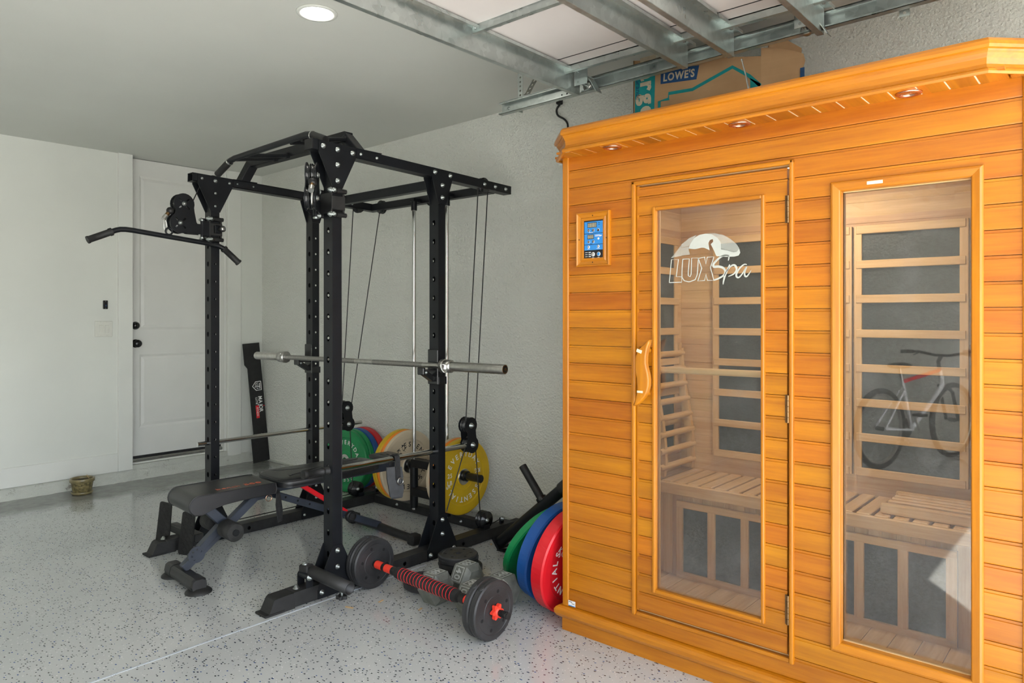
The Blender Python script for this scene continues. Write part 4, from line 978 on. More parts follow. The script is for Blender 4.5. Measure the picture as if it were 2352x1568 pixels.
p = MB(); p.prism([(-.03, -.0), (.0, -.035), (.05, -.03), (.07, 0), (.06, .03), (-.03, .02)], .05, 'grey_powder', frame((1, 0, 0), (0, 0, 1), (0, -1, 0), (.345, .025, .375))); s.part('hinge_bracket', p, local=True)
p = MB(); p.tube([(.415, -.05, .385), (.415, .05, .385)], .014, 'black_plastic', 14); s.part('hinge_pin', p, local=True)
# foam rollers
for (ya, yb_) in ((-.165, -.05), (.05, .165)):
    p = MB(); p.tube([(.165, ya, .242), (.165, ya+.004, .242), (.165, yb_-.004, .242), (.165, yb_, .242)], [.040, .044, .044, .040], 'foam', 28)
    ye = ya if ya < 0 else yb_; p.tube([(.165, ye, .242), (.165, ye+(-.006 if ya < 0 else .006), .242)], .016, 'black_gloss', 20); s.part('foam_roller', p, local=True)
p = MB(); p.tube([(.165, -.16, .242), (.165, .16, .242)], .012, 'chrome', 14); s.part('roller_axle', p, local=True)
p = MB(); p.prism(circ(.205, .215, .017, 16), .006, 'grey_powder', frame((1, 0, 0), (0, 0, 1), (0, -1, 0), (0, -.03, 0))); s.part('roller_tab', p, local=True)
# front foot, end covers, discs
p = MB(); prof = [(-.032, .018), (-.036, .035), (-.030, .060), (-.018, .068), (.018, .068), (.030, .060), (.036, .035), (.032, .018)]; vs = []; fs = []; yv = [-.175, -.165, -.10, -.096, .096, .10, .165, .175]; sc_ = [.92, 1.06, 1.06, 1, 1, 1.06, 1.06, .92]
for yy, k_ in zip(yv, sc_):
    for (x, z) in prof: vs.append((x*k_-.01, yy, .018+(z-.018)*k_))
n = len(prof)
for j in range(len(yv)-1):
    for i in range(n): fs.append((j*n+i, j*n+(i+1) % n, (j+1)*n+(i+1) % n, (j+1)*n+i))
p.raw(vs, fs, 'black_plastic', False); p.raw(vs[:n], [tuple(range(n))], 'black_plastic'); p.raw(vs[-n:], [tuple(range(n))[::-1]], 'black_plastic'); s.part('front_foot', p, local=True)
for yy in (-.150, .150):
    p = MB(); p.lathe([(.060, 0), (.059, .006), (.050, .014), (.032, .022), (0, .023)], 'black_rubber', 32, Matrix.Translation((-.005, yy, 0))); s.part('foot_disc', p, local=True)
# rear leg and curved rear foot
p = MB(); p.beam((.86, 0, .165), (1.10, 0, .055), .045, .04, 'grey_powder', bev=.004); s.part('rear_leg', p, local=True)
p = MB(); pts = [(1.095+.03*abs(t_/.30)**2, t_, .048-.018*abs(t_/.30)**1.5) for t_ in [-.30+.05*k for k in range(13)]]; p.tube(pts, .024, 'black_plastic', 18); s.part('rear_foot', p, local=True)
for sg in (-1, 1):
    p = MB(); p.box((1.125, sg*.305, .031), (.062, .060, .060), 'black_rubber', .010, seg=2); s.part('rubber_cap', p, local=True)
p = MB(); p.lathe([(.030, 0), (.032, .005), (.032, .022), (.028, .028), (.022, .028)], 'black_plastic', 24, frame((1, 0, 0), (0, 0, 1), (0, -1, 0), (.885, -.022, .155))); p.lathe([(.022, .028), (0, .028)], 'steel_satin', 24, frame((1, 0, 0), (0, 0, 1), (0, -1, 0), (.885, -.022, .155))); p.lathe([(.017, .0283), (0, .0285)], 'black_print', 24, frame((1, 0, 0), (0, 0, 1), (0, -1, 0), (.885, -.022, .155))); s.part('locking_knob', p, local=True)
# webbing loop with ring under the seat
p = MB(); W = .026
def strap(mb, pts, w, th, mat, side=(0, 1, 0)):
    pts = [V(q) for q in pts]; sd = V(side).normalized()*w/2; n = len(pts); vs = []
    for i, q in enumerate(pts):
        dd = (pts[min(i+1, n-1)]-pts[max(i-1, 0)]).normalized(); nn_ = dd.cross(sd).normalized()*th/2
        vs += [q-sd-nn_, q+sd-nn_, q+sd+nn_, q-sd+nn_]
    fs = [(0, 1, 2, 3), (4*n-4, 4*n-1, 4*n-2, 4*n-3)]
    for i in range(n-1):
        for k in range(4): fs.append((4*i+k, 4*i+4+k, 4*i+4+(k+1) % 4, 4*i+(k+1) % 4))
    mb.raw(vs, fs, mat, False)
strap(p, [(.400, -.13, .385), (.396, -.13, .33), (.402, -.13, .28), (.412, -.12, .238), (.422, -.11, .232), (.436, -.09, .28), (.438, -.07, .33), (.432, -.06, .385)], .028, .003, 'webbing', (1, .5, 0)); s.part('webbing_loop', p, 'black webbing loop', local=True)
p = MB(); p.tube([(.365+.016*math.cos(2*PI*k/20), -.10, .362+.016*math.sin(2*PI*k/20)) for k in range(21)], .0022, 'copper_ring', 8, cap=False); s.part('ring', p, local=True)

# ankle cuff hung over the right safety bar
s = T('ankle_cuff', 'grey black ankle cuff with a metal ring hanging over the right safety bar', 'ankle cuff', (2.345, 2.80, .56))
p = MB(); strap(p, [(2.345, 2.842, .50), (2.345, 2.840, .55), (2.345, 2.834, .578), (2.345, 2.818, .5835), (2.345, 2.800, .578), (2.345, 2.793, .55), (2.345, 2.790, .48), (2.345, 2.792, .46)], .030, .003, 'webbing', (1, 0, 0)); s.part('webbing_strap', p)
p = MB(); strap(p, [(2.318, 2.812, .525), (2.316, 2.806, .47), (2.325, 2.80, .41), (2.332, 2.80, .375), (2.345, 2.800, .368)], .050, .012, 'neoprene', (.9, -.3, 0)); strap(p, [(2.352, 2.80, .368), (2.356, 2.796, .40), (2.355, 2.797, .47), (2.350, 2.802, .52)], .046, .010, 'neoprene', (.9, -.3, 0)); s.part('padded_cuff', p)
p = MB(); p.tube([(2.350+.017*math.cos(a), 2.778, .453+.017*math.sin(a)) for a in [2*PI*k/20 for k in range(21)]], .0028, 'steel_satin', 8, cap=False); s.part('d_ring', p)

# black board leaning in the corner
s = T('equipment_board', 'black notched board with white and red lettering leaning in the corner', 'board', (3.33, 5.82, 0))
BX0 = frame((1, 0, 0), (0, .07, 1), (0, -1, .07)); 
X = Matrix.Translation((3.242, 5.80, 0)) @ Matrix.Rotation(-.066, 4, 'X') @ Matrix.Rotation(-.062, 4, 'Y')
ol = [(0, 0), (.155, 0), (.155, 1.045), (.0, 1.045), (.0, .86), (.025, .825), (.025, .255), (.0, .215)]
F = X @ frame((1, 0, 0), (0, 0, 1), (0, -1, 0))
p = MB(); p.sheet(ol, [circ(.10, .245, .0035, 8), circ(.135, .25, .0035, 8)], .008, 'black_rubber', F); BDP = s.part('panel', p)
F2 = F @ Matrix.Translation((0, 0, .0081)) @ Matrix.Rotation(-PI/2, 4, 'Z')     # text reads downwards
p = MB(); put_text(p, 'MA OR', .048, 'white_print', F2 @ Matrix.Translation((-.572, .100, 0)), bold=.03, align='L', gap=.06, wide=.86); 
XJ = F2 @ Matrix.Translation((-.488, .100, 0)); vs_, fs_, a_, b_ = glyph('J', .5, 0, .03); p.raw(vs_, fs_, 'white_print', False, XJ @ Matrix.Diagonal((.040, .048, .001, 1)) @ Matrix.Translation((-.33, 0, .5)))
p.box((-.4855, .144, .001), (.008, .010, .002), 'red_ring', 0, F2)
put_text(p, 'LUTIE', .026, 'white_print', F2 @ Matrix.Translation((-.565, .072, 0)), align='L', bold=.015, wide=.85)
p.box((-.439, .081, .0004), (.112, .030, .0008), 'red_ring', 0, F2); put_text(p, 'FITNESS', .024, 'white_print', F2 @ Matrix.Translation((-.439, .073, .0006)), bold=.012, wide=.85)
s.part('lettering', p, parent=BDP)
p = MB(); X3 = F2 @ Matrix.Translation((-.665, .098, 0))       # shield emblem, point towards the board edge
for pts_, w_ in (([(-.038, .038), (.038, .038), (.038, -.012), (0, -.044), (-.038, -.012), (-.038, .038)], .007), ([(-.024, .024), (.028, .024)], .007), ([(.006, .026), (.006, -.024)], .008), ([(-.024, .010), (-.024, -.008), (-.008, -.020), (-.008, .012)], .006), ([(.022, .010), (.022, -.006)], .006)):
    p.ribbon(pts_, w_, .001, 'white_print', X3)
s.part('emblem', p, parent=BDP)

# ================================================================== SAUNA
SX, SXB, SY0, SY1 = 2.357, 3.37, .205, 1.765
S = T('infrared_sauna', 'large orange cedar sauna cabin with glass door and window', 'sauna', (2.86, .985, 0))
Z0, PT = .030, .0709
def planks(mb, y0, y1, z0, z1, x=SX, th=.018, mat='cedar_planks'):
    k = int(math.floor((z0-Z0)/PT+1e-6))
    while Z0+k*PT < z1-1e-4:
        a_, b_ = max(z0, Z0+k*PT), min(z1, Z0+(k+1)*PT)
        if b_-a_ > .004:
            # plank face with a rounded lower lip and a shallow step groove above
            vs = []; pr = [(th, a_+.0005), (.002, a_+.0005), (0, a_+.0035), (0, b_-.010), (.003, b_-.0085), (.003, b_-.0015), (th, b_-.0015)]
            if b_-a_ < .02: pr = [(th, a_), (0, a_), (0, b_-.001), (th, b_-.001)]
            for yy in (y0, y1): vs += [(x+dx, yy, z) for dx, z in pr]
            n = len(pr); mb.raw(vs, [(i, (i+1) % n, n+(i+1) % n, n+i) for i in range(n)]+[tuple(range(n))[::-1], tuple(range(n, 2*n))], mat)
        k += 1
w = MB()
planks(w, 1.437, 1.735, .101, 1.944); planks(w, .836, 1.437, .101, .166); planks(w, .836, 1.437, 1.782, 1.944)
planks(w, .712, .836, .101, 1.944); planks(w, .310, .712, .101, .240); planks(w, .310, .712, 1.698, 1.944); planks(w, .222, .310, .101, 1.944)
w.bx(SX+.018, SX+.045, 1.425, 1.74, .06, 1.95, 'hemlock_planks'); w.bx(SX+.018, SX+.045, .70, .845, .06, 1.95, 'hemlock_planks'); w.bx(SX+.018, SX+.045, .21, .325, .06, 1.95, 'hemlock_planks')
w.bx(SX+.018, SX+.045, .84, 1.43, 1.775, 1.95, 'hemlock_planks'); w.bx(SX+.018, SX+.045, .84, 1.43, .06, .168, 'hemlock_planks'); w.bx(SX+.018, SX+.045, .32, .71, .06, .25, 'hemlock_planks'); w.bx(SX+.018, SX+.045, .32, .71, 1.69, 1.95, 'hemlock_planks')
S.part('front_wall', w)
w = MB(); w.bx(SX-.006, SX+.03, 1.735, 1.765, .10, 1.93, 'cedar_z', .003); S.part('corner_trim', w)
w = MB(); w.bx(SX-.006, SX+.03, .188, .2225, .10, 1.93, 'cedar_z', .003); S.part('corner_trim', w)
for nm, ya, yb_ in (('left_wall', 1.74, 1.762), ('right_wall', .207, .229)):
    w = MB(); w.bx(SX+.03, SXB, ya, yb_, .05, 1.95, 'cedar_planks'); yi = ya-.004 if ya > 1 else yb_
    w.bx(SX+.045, SXB-.02, yi, yi+.004, .05, 1.95, 'hemlock_planks_x')
    for k in range(1, 22): w.bx(SX+.05, SXB-.04, yi-.0012 if ya > 1 else yi+.004, yi if ya > 1 else yi+.0052, .06+.09*k-.088, .06+.09*k-.003, 'hemlock_planks_x')
    S.part(nm, w)
w = MB(); w.bx(3.32, SXB, .229, 1.74, .05, 1.95, 'hemlock_planks')
for k in range(21): w.bx(3.317, 3.3205, .235, 1.735, .062+.09*k, .062+.09*k+.0865, 'hemlock_planks', .001)
S.part('back_wall', w)
w = MB(); w.bx(SX+.02, SXB, .207, 1.762, 1.93, 2.0, 'cedar_y'); w.bx(SX+.045, 3.32, .229, 1.74, 1.895, 1.93, 'hemlock_y')
for k in range(11): w.bx(SX+.05+.085*k, SX+.05+.085*k+.082, .23, 1.738, 1.89, 1.896, 'hemlock_y')
S.part('roof', w)
w = MB(); w.bx(SX+.01, SXB, .207, 1.762, .0, .062, 'cedar_y')
for k in range(17): w.bx(SX+.05, 3.3, .235+.0885*k, .235+.0885*k+.086, .06, .072, 'hemlock_x')
S.part('cabin_floor', w)
# base moulding
def sweep(mb, path, prof, mat, z=0):
    # path: list of (x,y); outward = left of travel; prof: (out,z)
    n = len(path); P2 = [V(q) for q in path]; rings = []
    for i in range(n):
        d1 = (P2[i]-P2[i-1]).normalized() if i else None; d2 = (P2[i+1]-P2[i]).normalized() if i < n-1 else None
        d1 = d1 or d2; d2 = d2 or d1
        n1 = V((d1.y, -d1.x)); n2 = V((d2.y, -d2.x)); m = (n1+n2).normalized(); m = m/max(.3, m.dot(n1))
        rings.append([(P2[i].x+m.x*o_, P2[i].y+m.y*o_, z+zz) for o_, zz in prof])
    k = len(prof); vs = [q for r_ in rings for q in r_]; fs = []
    for i in range(n-1):
        for j in range(k): fs.append((i*k+j, i*k+(j+1) % k, (i+1)*k+(j+1) % k, (i+1)*k+j))
    fs += [tuple(range(k)), tuple(range((n-1)*k, n*k))[::-1]]
    mb.raw(vs, fs, mat)
w = MB(); sweep(w, [(SXB, .197), (2.350, .197), (2.350, 1.772), (SXB, 1.772)][::-1], [(0, .0)] and [(-.02, .052), (.004, .052), (.012, .058), (.019, .070), (.020, .084), (.014, .094), (.006, .099), (-.02, .101)], 'cedar_y'); S.part('base_moulding', w)
w = MB(); sweep(w, [(SXB, .197), (2.350, .197), (2.350, 1.768), (SXB, 1.768)][::-1], [(-.02, 0), (-.002, 0), (-.002, .053), (-.02, .053)], 'cedar_y'); S.part('plinth', w)
# crown
path = [(SXB, 1.797), (2.362, 1.797), (2.240, 1.675), (2.240, .287), (2.362, .165), (SXB, .165)]
prof = [(-.012, 1.930), (-.004, 1.920), (.004, 1.919), (.008, 1.925), (.006, 1.931), (-.004, 1.938), (-.008, 1.948), (-.006, 1.964), (.000, 1.976), (.004, 1.980), (.0045, 1.984), (.012, 1.986), (.014, 1.994), (.012, 2.004), (.004, 2.013), (-.006, 2.016), (-.02, 2.016), (-.02, 1.930)]
w = MB(); sweep(w, path, prof, 'cedar_y'); S.part('crown_moulding', w)
w = MB(); k = 0; y = .180
while y < 1.785:
    y1_ = min(y+PT-.0048, 1.79); ym = (y+y1_)/2; xl = 2.246
    if ym > 1.675: xl = 2.246+(ym-1.675)
    if ym < .287: xl = 2.246+(.287-ym)
    w.bx(xl, SX+.02, y, y1_, 1.926, 1.934, 'cedar_soffit'); y += PT
w.bx(2.262, SX+.016, .27, 1.69, 1.9275, 1.932, 'bare_wood_patch'); S.part('soffit', w)
w = MB(); w.bx(2.25, SXB, .30, 1.66, 1.99, 2.004, 'cedar_y'); S.part('roof_board', w)
for y in (1.499, .995, .488):
    w = MB(); X = frame((1, 0, 0), (0, -1, 0), (0, 0, -1), (2.314, y, 1.926)); w.ringlathe([(.020, -.002), (.021, .003), (.027, .006), (.034, .004), (.036, 0)], 'copper_ring', 36, X, True); L_ = S.part('downlight', w, 'polished metal downlight ring')
    w = MB(); w.lathe([(.021, .001), (.014, -.002), (.007, .002), (0, .003)], 'halogen', 24, X); S.part('bulb', w, parent=L_)
# door surround beads
def bead(mb, pts, r, mat='cedar_z'): mb.tube(pts, r, mat, 12)
w = MB(); w.bx(SX-.010, SX+.01, 1.420, 1.437, .152, 1.792, 'cedar_z', .005, seg=2); w.bx(SX-.010, SX+.01, .829, .844, .150, 1.792, 'cedar_z', .005, seg=2); w.bx(SX-.010, SX+.01, .829, 1.437, 1.776, 1.792, 'cedar_y', .005, seg=2); w.bx(SX-.003, SX+.01, .844, 1.420, .150, .163, 'cedar_y', .003)
S.part('door_surround', w)
# door leaf
D = MB(); dx = SX-.001
planks(D, 1.347, 1.413, .176, 1.768, dx, .028); planks(D, .852, .926, .176, 1.768, dx, .028); planks(D, .926, 1.347, .176, .264, dx, .028); planks(D, .926, 1.347, 1.680, 1.768, dx, .028)
D.bx(dx+.001, dx+.03, 1.408, 1.417, .172, 1.772, 'cedar_z'); D.bx(SX+.027, SX+.034, .852, 1.41, .176, .262, 'hemlock_y'); D.bx(SX+.027, SX+.034, .852, 1.41, 1.685, 1.768, 'hemlock_y'); D.bx(SX+.027, SX+.034, .852, .935, .2, 1.75, 'hemlock_z'); D.bx(SX+.027, SX+.034, 1.335, 1.41, .2, 1.75, 'hemlock_z')
DR = S.part('door', D)
w = MB(); 
for (ya, yb_, za, zb) in ((1.334, 1.349, .255, 1.688), (.924, .938, .255, 1.688)): w.bx(SX-.009, SX+.02, ya, yb_, za, zb, 'cedar_z', .005, seg=2)
w.bx(SX-.009, SX+.02, .934, 1.338, .255, .269, 'cedar_y', .005, seg=2); w.bx(SX-.009, SX+.02, .934, 1.338, 1.674, 1.688, 'cedar_y', .005, seg=2); S.part('glazing_bead', w, parent=DR)
w = MB(); w.bx(SX+.008, SX+.013, .936, 1.336, .266, 1.676, 'glass_pane'); S.part('glass', w, parent=DR)
w = MB(); hp = [(1.331, 1.196), (1.345, 1.190), (1.359, 1.178), (1.372, 1.165), (1.383, 1.150), (1.390, 1.136), (1.393, 1.118), (1.394, 1.098), (1.392, 1.076), (1.387, 1.050), (1.383, 1.017), (1.385, 1.0), (1.391, .978), (1.403, .950), (1.395, .948), (1.380, .957), (1.366, .970), (1.352, .985), (1.343, 1.002), (1.336, 1.025), (1.335, 1.048), (1.339, 1.072), (1.345, 1.092), (1.348, 1.110), (1.348, 1.130), (1.344, 1.155), (1.338, 1.175)]
b = bmesh.new(); f0 = b.faces.new([b.verts.new((0, y, z)) for y, z in hp]); r_ = bmesh.ops.extrude_face_region(b, geom=[f0]); bmesh.ops.translate(b, vec=(.026, 0, 0), verts=[g for g in r_['geom'] if isinstance(g, bmesh.types.BMVert)])
bmesh.ops.recalc_face_normals(b, faces=b.faces); rim = [e for e in b.edges if abs(e.verts[0].co.x-e.verts[1].co.x) < 1e-6]; bmesh.ops.bevel(b, geom=rim, offset=.006, segments=3, affect='EDGES', profile=.5); w.bm(b, 'cedar_z', True, Matrix.Translation((SX-.055, 0, 0)))
w.tube([(SX-.035, 1.362, 1.155), (SX+.002, 1.362, 1.155)], .010, 'cedar_z', 12); w.tube([(SX-.035, 1.366, .995), (SX+.002, 1.366, .995)], .010, 'cedar_z', 12)
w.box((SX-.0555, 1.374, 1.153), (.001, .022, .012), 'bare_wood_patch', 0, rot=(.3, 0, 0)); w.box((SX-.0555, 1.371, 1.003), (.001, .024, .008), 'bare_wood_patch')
S.part('door_handle', w, 'wave shaped varnished wooden handle', parent=DR)
for z0_, z1_ in ((1.586, 1.676), (.934, 1.025), (.276, .372)):
    w = MB()
    for k in range(5):
        za, zb = z0_+(z1_-z0_)*k/5, z0_+(z1_-z0_)*(k+.94)/5; w.tube([(SX-.005, .848, za), (SX-.005, .848, zb)], .0055, 'brass', 10)
    w.bx(SX-.003, SX, .848, .858, z0_, z1_, 'brass'); S.part('hinge', w, 'brown metal hinge', parent=DR)
w = MB(); w.tube([(SX+.055, .925, 1.083), (SX+.055, 1.36, 1.080)], .012, 'hemlock_y', 16); w.bx(SX+.03, SX+.06, 1.345, 1.362, 1.06, 1.10, 'hemlock_z', .003); w.bx(SX+.03, SX+.06, .912, .928, 1.06, 1.10, 'hemlock_z', .003); S.part('towel_rail', w, parent=DR)
# etched logo on the door glass
X = frame((0, 1, 0), (0, 0, 1), (1, 0, 0), (SX+.0045, 0, 0))
w = MB()
DOME = [(1.277, 1.494), (1.254, 1.520), (1.231, 1.544), (1.203, 1.562), (1.174, 1.572), (1.143, 1.576), (1.108, 1.573), (1.074, 1.564), (1.049, 1.549), (1.027, 1.530), (1.014, 1.513), (1.012, 1.499), (1.019, 1.489), (1.035, 1.486), (1.056, 1.488), (1.082, 1.490), (1.098, 1.491)]
SW = [(1.207, 1.525), (1.199, 1.542), (1.183, 1.562), (1.164, 1.571), (1.141, 1.5735), (1.117, 1.570), (1.096, 1.556), (1.085, 1.541), (1.082, 1.527), (1.083, 1.515), (1.062, 1.510), (1.038, 1.502), (1.026, 1.503), (1.017, 1.513), (1.013, 1.499), (1.019, 1.4895), (1.035, 1.4865), (1.071, 1.488), (1.100, 1.492), (1.108, 1.511), (1.121, 1.535), (1.117, 1.538), (1.111, 1.543), (1.113, 1.553), (1.124, 1.550), (1.130, 1.539), (1.125, 1.514), (1.145, 1.524), (1.157, 1.525), (1.180, 1.521)]
WG = [(1.277, 1.494), (1.262, 1.506), (1.248, 1.520), (1.231, 1.530), (1.207, 1.532), (1.205, 1.517), (1.200, 1.503), (1.223, 1.502), (1.252, 1.498)]
w.prism(SW, .0006, 'etch_strong', X); w.prism(WG, .0006, 'etch_mid', X)
NK = [(1.276, 1.495), (1.250, 1.522), (1.231, 1.544), (1.203, 1.562), (1.174, 1.572), (1.183, 1.562), (1.199, 1.542), (1.207, 1.533), (1.231, 1.531), (1.248, 1.521)]; w.prism(NK, .0006, 'etch_mid', X)
BK = [(1.141, 1.5745), (1.108, 1.573), (1.074, 1.564), (1.049, 1.549), (1.027, 1.530), (1.017, 1.514), (1.026, 1.504), (1.038, 1.503), (1.062, 1.511), (1.082, 1.516), (1.081, 1.527), (1.084, 1.541), (1.095, 1.556), (1.116, 1.5705)]; w.prism(BK, .0006, 'etch_mid', X)
for pts in ([(1.283, 1.405), (1.274, 1.489), (1.246, 1.488), (1.255, 1.426), (1.233, 1.424), (1.233, 1.405), (1.283, 1.405)],
            [(1.229, 1.488), (1.203, 1.488), (1.207, 1.442), (1.207, 1.427), (1.200, 1.424), (1.196, 1.431), (1.194, 1.490), (1.168, 1.489), (1.172, 1.430), (1.180, 1.412), (1.203, 1.405), (1.223, 1.410), (1.232, 1.423), (1.232, 1.443), (1.229, 1.488)],
            [(1.168, 1.487), (1.144, 1.491), (1.139, 1.466), (1.134, 1.490), (1.109, 1.490), (1.122, 1.453), (1.109, 1.407), (1.133, 1.408), (1.139, 1.429), (1.144, 1.408), (1.170, 1.407), (1.155, 1.452), (1.168, 1.487)]):
    w.ribbon(pts, .0032, .0008, 'etch_strong', X)
def smooth(pts, n=5):
    o = []; m_ = len(pts)
    for i in range(m_-1):
        p0_, p1_, p2_, p3_ = [V(pts[max(0, min(m_-1, j))]) for j in (i-1, i, i+1, i+2)]
        for k in range(n):
            t_ = k/n; o.append(tuple(.5*((2*p1_)+(p2_-p0_)*t_+(2*p0_-5*p1_+4*p2_-p3_)*t_*t_+(3*p1_-p0_-3*p2_+p3_)*t_**3)))
    return o+[pts[-1]]
for pts, w0, w1, w2 in (([(1.056, 1.474), (1.054, 1.487), (1.063, 1.493), (1.082, 1.489), (1.102, 1.474), (1.111, 1.463), (1.108, 1.455), (1.091, 1.455), (1.074, 1.449), (1.067, 1.436), (1.074, 1.423), (1.093, 1.413), (1.109, 1.408)], .003, .009, .005),
                    ([(1.051, 1.460), (1.058, 1.444), (1.067, 1.426), (1.073, 1.405), (1.075, 1.392)], .004, .0075, .003), ([(1.063, 1.436), (1.047, 1.454), (1.033, 1.457), (1.026, 1.443), (1.035, 1.428), (1.056, 1.419)], .003, .0075, .003),
                    ([(.990, 1.457), (.999, 1.458), (1.013, 1.448), (1.026, 1.429), (1.026, 1.417), (1.017, 1.415), (1.004, 1.429), (.992, 1.450)], .003, .0065, .003), ([(.990, 1.450), (.997, 1.433), (.997, 1.420), (.990, 1.417), (.982, 1.426), (.975, 1.437)], .004, .006, .0015)):
    q = smooth(pts); n = len(q); ws = [(w0+(w1-w0)*(i/(n-1)*2) if i < n/2 else w2+(w1-w2)*((1-i/(n-1))*2)) for i in range(n)]
    w.ribbon(q, ws, .0009, 'etch_strong', X)
S.part('etched_logo', w, 'frosted swan emblem and lettering', parent=DR)
# window
W = MB(); Wp = [(.310, .236), (.714, .236), (.714, 1.700), (.310, 1.700)]
def pic_frame(mb, y0, y1, z0, z1, prof, maty='cedar_y', matz='cedar_z'):   # prof: (inset, depth out of wall)
    rings = []
    for i_, o_ in prof: rings.append([(SX-o_, y0+i_, z0+i_), (SX-o_, y1-i_, z0+i_), (SX-o_, y1-i_, z1-i_), (SX-o_, y0+i_, z1-i_)])
    for a_, b_ in zip(rings[:-1], rings[1:]):
        for k in range(4):
            mb.raw([a_[k], a_[(k+1) % 4], b_[(k+1) % 4], b_[k]], [(0, 1, 2, 3)], maty if k % 2 == 0 else matz)
pic_frame(W, .310, .714, .236, 1.700, [(0, -.01), (0, .010), (.003, .014), (.008, .016), (.026, .012), (.028, .010), (.030, .006), (.030, -.026)])
W.bx(SX+.018, SX+.045, .318, .34, .25, 1.69, 'hemlock_z'); W.bx(SX+.018, SX+.045, .684, .705, .25, 1.69, 'hemlock_z'); W.bx(SX+.018, SX+.045, .32, .70, .25, .268, 'hemlock_y'); W.bx(SX+.018, SX+.045, .32, .70, 1.668, 1.69, 'hemlock_y')
for (y, z, a_, b_) in ((.585, 1.685, .044, .011),): W.box((SX-.0148, y, z), (.0012, a_, b_), 'bare_wood_patch')
WF = S.part('window_frame', W)
w = MB(); w.bx(SX+.024, SX+.029, .338, .686, .264, 1.672, 'glass_pane'); S.part('glass', w, parent=WF)
# control panel
w = MB(); pic_frame(w, 1.533, 1.691, 1.480, 1.695, [(0, -.01), (0, .012), (.004, .014), (.008, .010), (.020, .006), (.024, .009), (.032, .008), (.034, .002), (.034, -.004)])
CP = S.part('control_panel', w)
for (y, z) in ((1.612, 1.680), (1.612, 1.495), (1.677, 1.588), (1.548, 1.588)):
    g = MB(); g.lathe([(.0025, 0), (0, .0004)], 'dark_hole', 10, XF((SX-.0105, y, z))); S.part('screw', g, parent=CP)
g = MB(); c_ = 1.612; F = XF((SX-.0035, c_, 0)); g.box((0, 1.5875, 0), (.092, .158, .002), 'screen_black', 0, F)
def ui(x0, x1, z0, z1, mat, d=.0012): g.box(((x0+x1)/2, (z0+z1)/2, d), (abs(x1-x0), abs(z1-z0), .0008), mat, 0, F)
ui(-.043, .045, 1.611, 1.657, 'screen_blue'); ui(-.043, .045, 1.567, 1.609, 'screen_blue'); ui(-.043, .045, 1.544, 1.565, 'screen_blue')
ui(-.028, .016, 1.633, 1.653, 'screen_black', .0016); ui(-.026, .014, 1.635, 1.651, 'lcd', .002); ui(-.028, .002, 1.588, 1.606, 'screen_black', .0016); ui(-.026, .0, 1.590, 1.604, 'lcd', .002)
def seg8(x, z):
    for (a0, b0, w_, h_) in ((0, .006, .005, .0008), (0, 0, .005, .0008), (0, -.006, .005, .0008), (-.003, .003, .0008, .005), (.003, .003, .0008, .005), (-.003, -.003, .0008, .005), (.003, -.003, .0008, .005)): g.box((x+a0, z+b0, .0026), (w_, h_, .0004), 'screen_black', 0, F)
for x in (-.019, -.006, .007): seg8(x, 1.643)
for x in (-.018, -.007): seg8(x, 1.597)
def dot(x, z, r, mat, d=.0018): g.lathe([(r, 0), (r, .0006), (0, .0006)], mat, 18, F @ Matrix.Translation((x, z, d)))
for (x, z) in ((-.022, 1.622), (.0, 1.622), (-.022, 1.577), (.0, 1.577)): dot(x, z, .0058, 'white_print'); dot(x, z, .005, 'screen_black', .0022); dot(x, z, .0015, 'white_print', .0027)
dot(.024, 1.622, .0058, 'white_print'); dot(.024, 1.621, .0048, 'screen_black', .0022)
for x in (-.022, .024): dot(x, 1.557, .0058, 'white_print'); dot(x, 1.557, .002, 'screen_black', .0024)
dot(-.001, 1.527, .0085, 'white_print'); dot(-.001, 1.527, .005, 'screen_black', .0022); dot(-.001, 1.527, .003, 'white_print', .0026); dot(.025, 1.527, .0085, 'white_print'); dot(.025, 1.527, .0068, 'screen_blue', .0022)
put_text(g, 'LUXSpa', .0095, 'white_print', F @ Matrix.Translation((.024, 1.597, .002)), bold=.03, wide=.85); dot(.024, 1.588, .0045, 'white_print')
for z in (1.535, 1.527, 1.519):
    g.box((-.033, z, .002), (.012, .0016, .0005), 'white_print', 0, F); dot(-.020, z, .0022, 'white_print'); dot(-.014, z, .0022, 'white_print')
for (x, z, l_) in ((-.001, 1.5135, .010), (.025, 1.5135, .009), (-.011, 1.614, .018), (-.011, 1.569, .008), (-.022, 1.5485, .012), (.024, 1.5485, .016), (.027, 1.650, .008), (.027, 1.643, .008)): g.box((x, z, .002), (l_, .0016, .0005), 'white_print' if l_ > .0085 else 'screen_black', 0, F)
S.part('display', g, 'blue and black control display with buttons', parent=CP)
g = MB(); g.box((SX-.0065, 1.716, .117), (.001, .034, .022), 'white_print', 0, None, (.0, 0, 0)); g.box((SX-.0072, 1.716, .108), (.0005, .032, .003), 'screen_blue'); g.box((SX-.0072, 1.722, .123), (.0005, .016, .002), 'black_print'); g.box((SX-.0072, 1.710, .117), (.0005, .014, .002), 'black_print'); S.part('sticker', g, 'small white maker sticker')
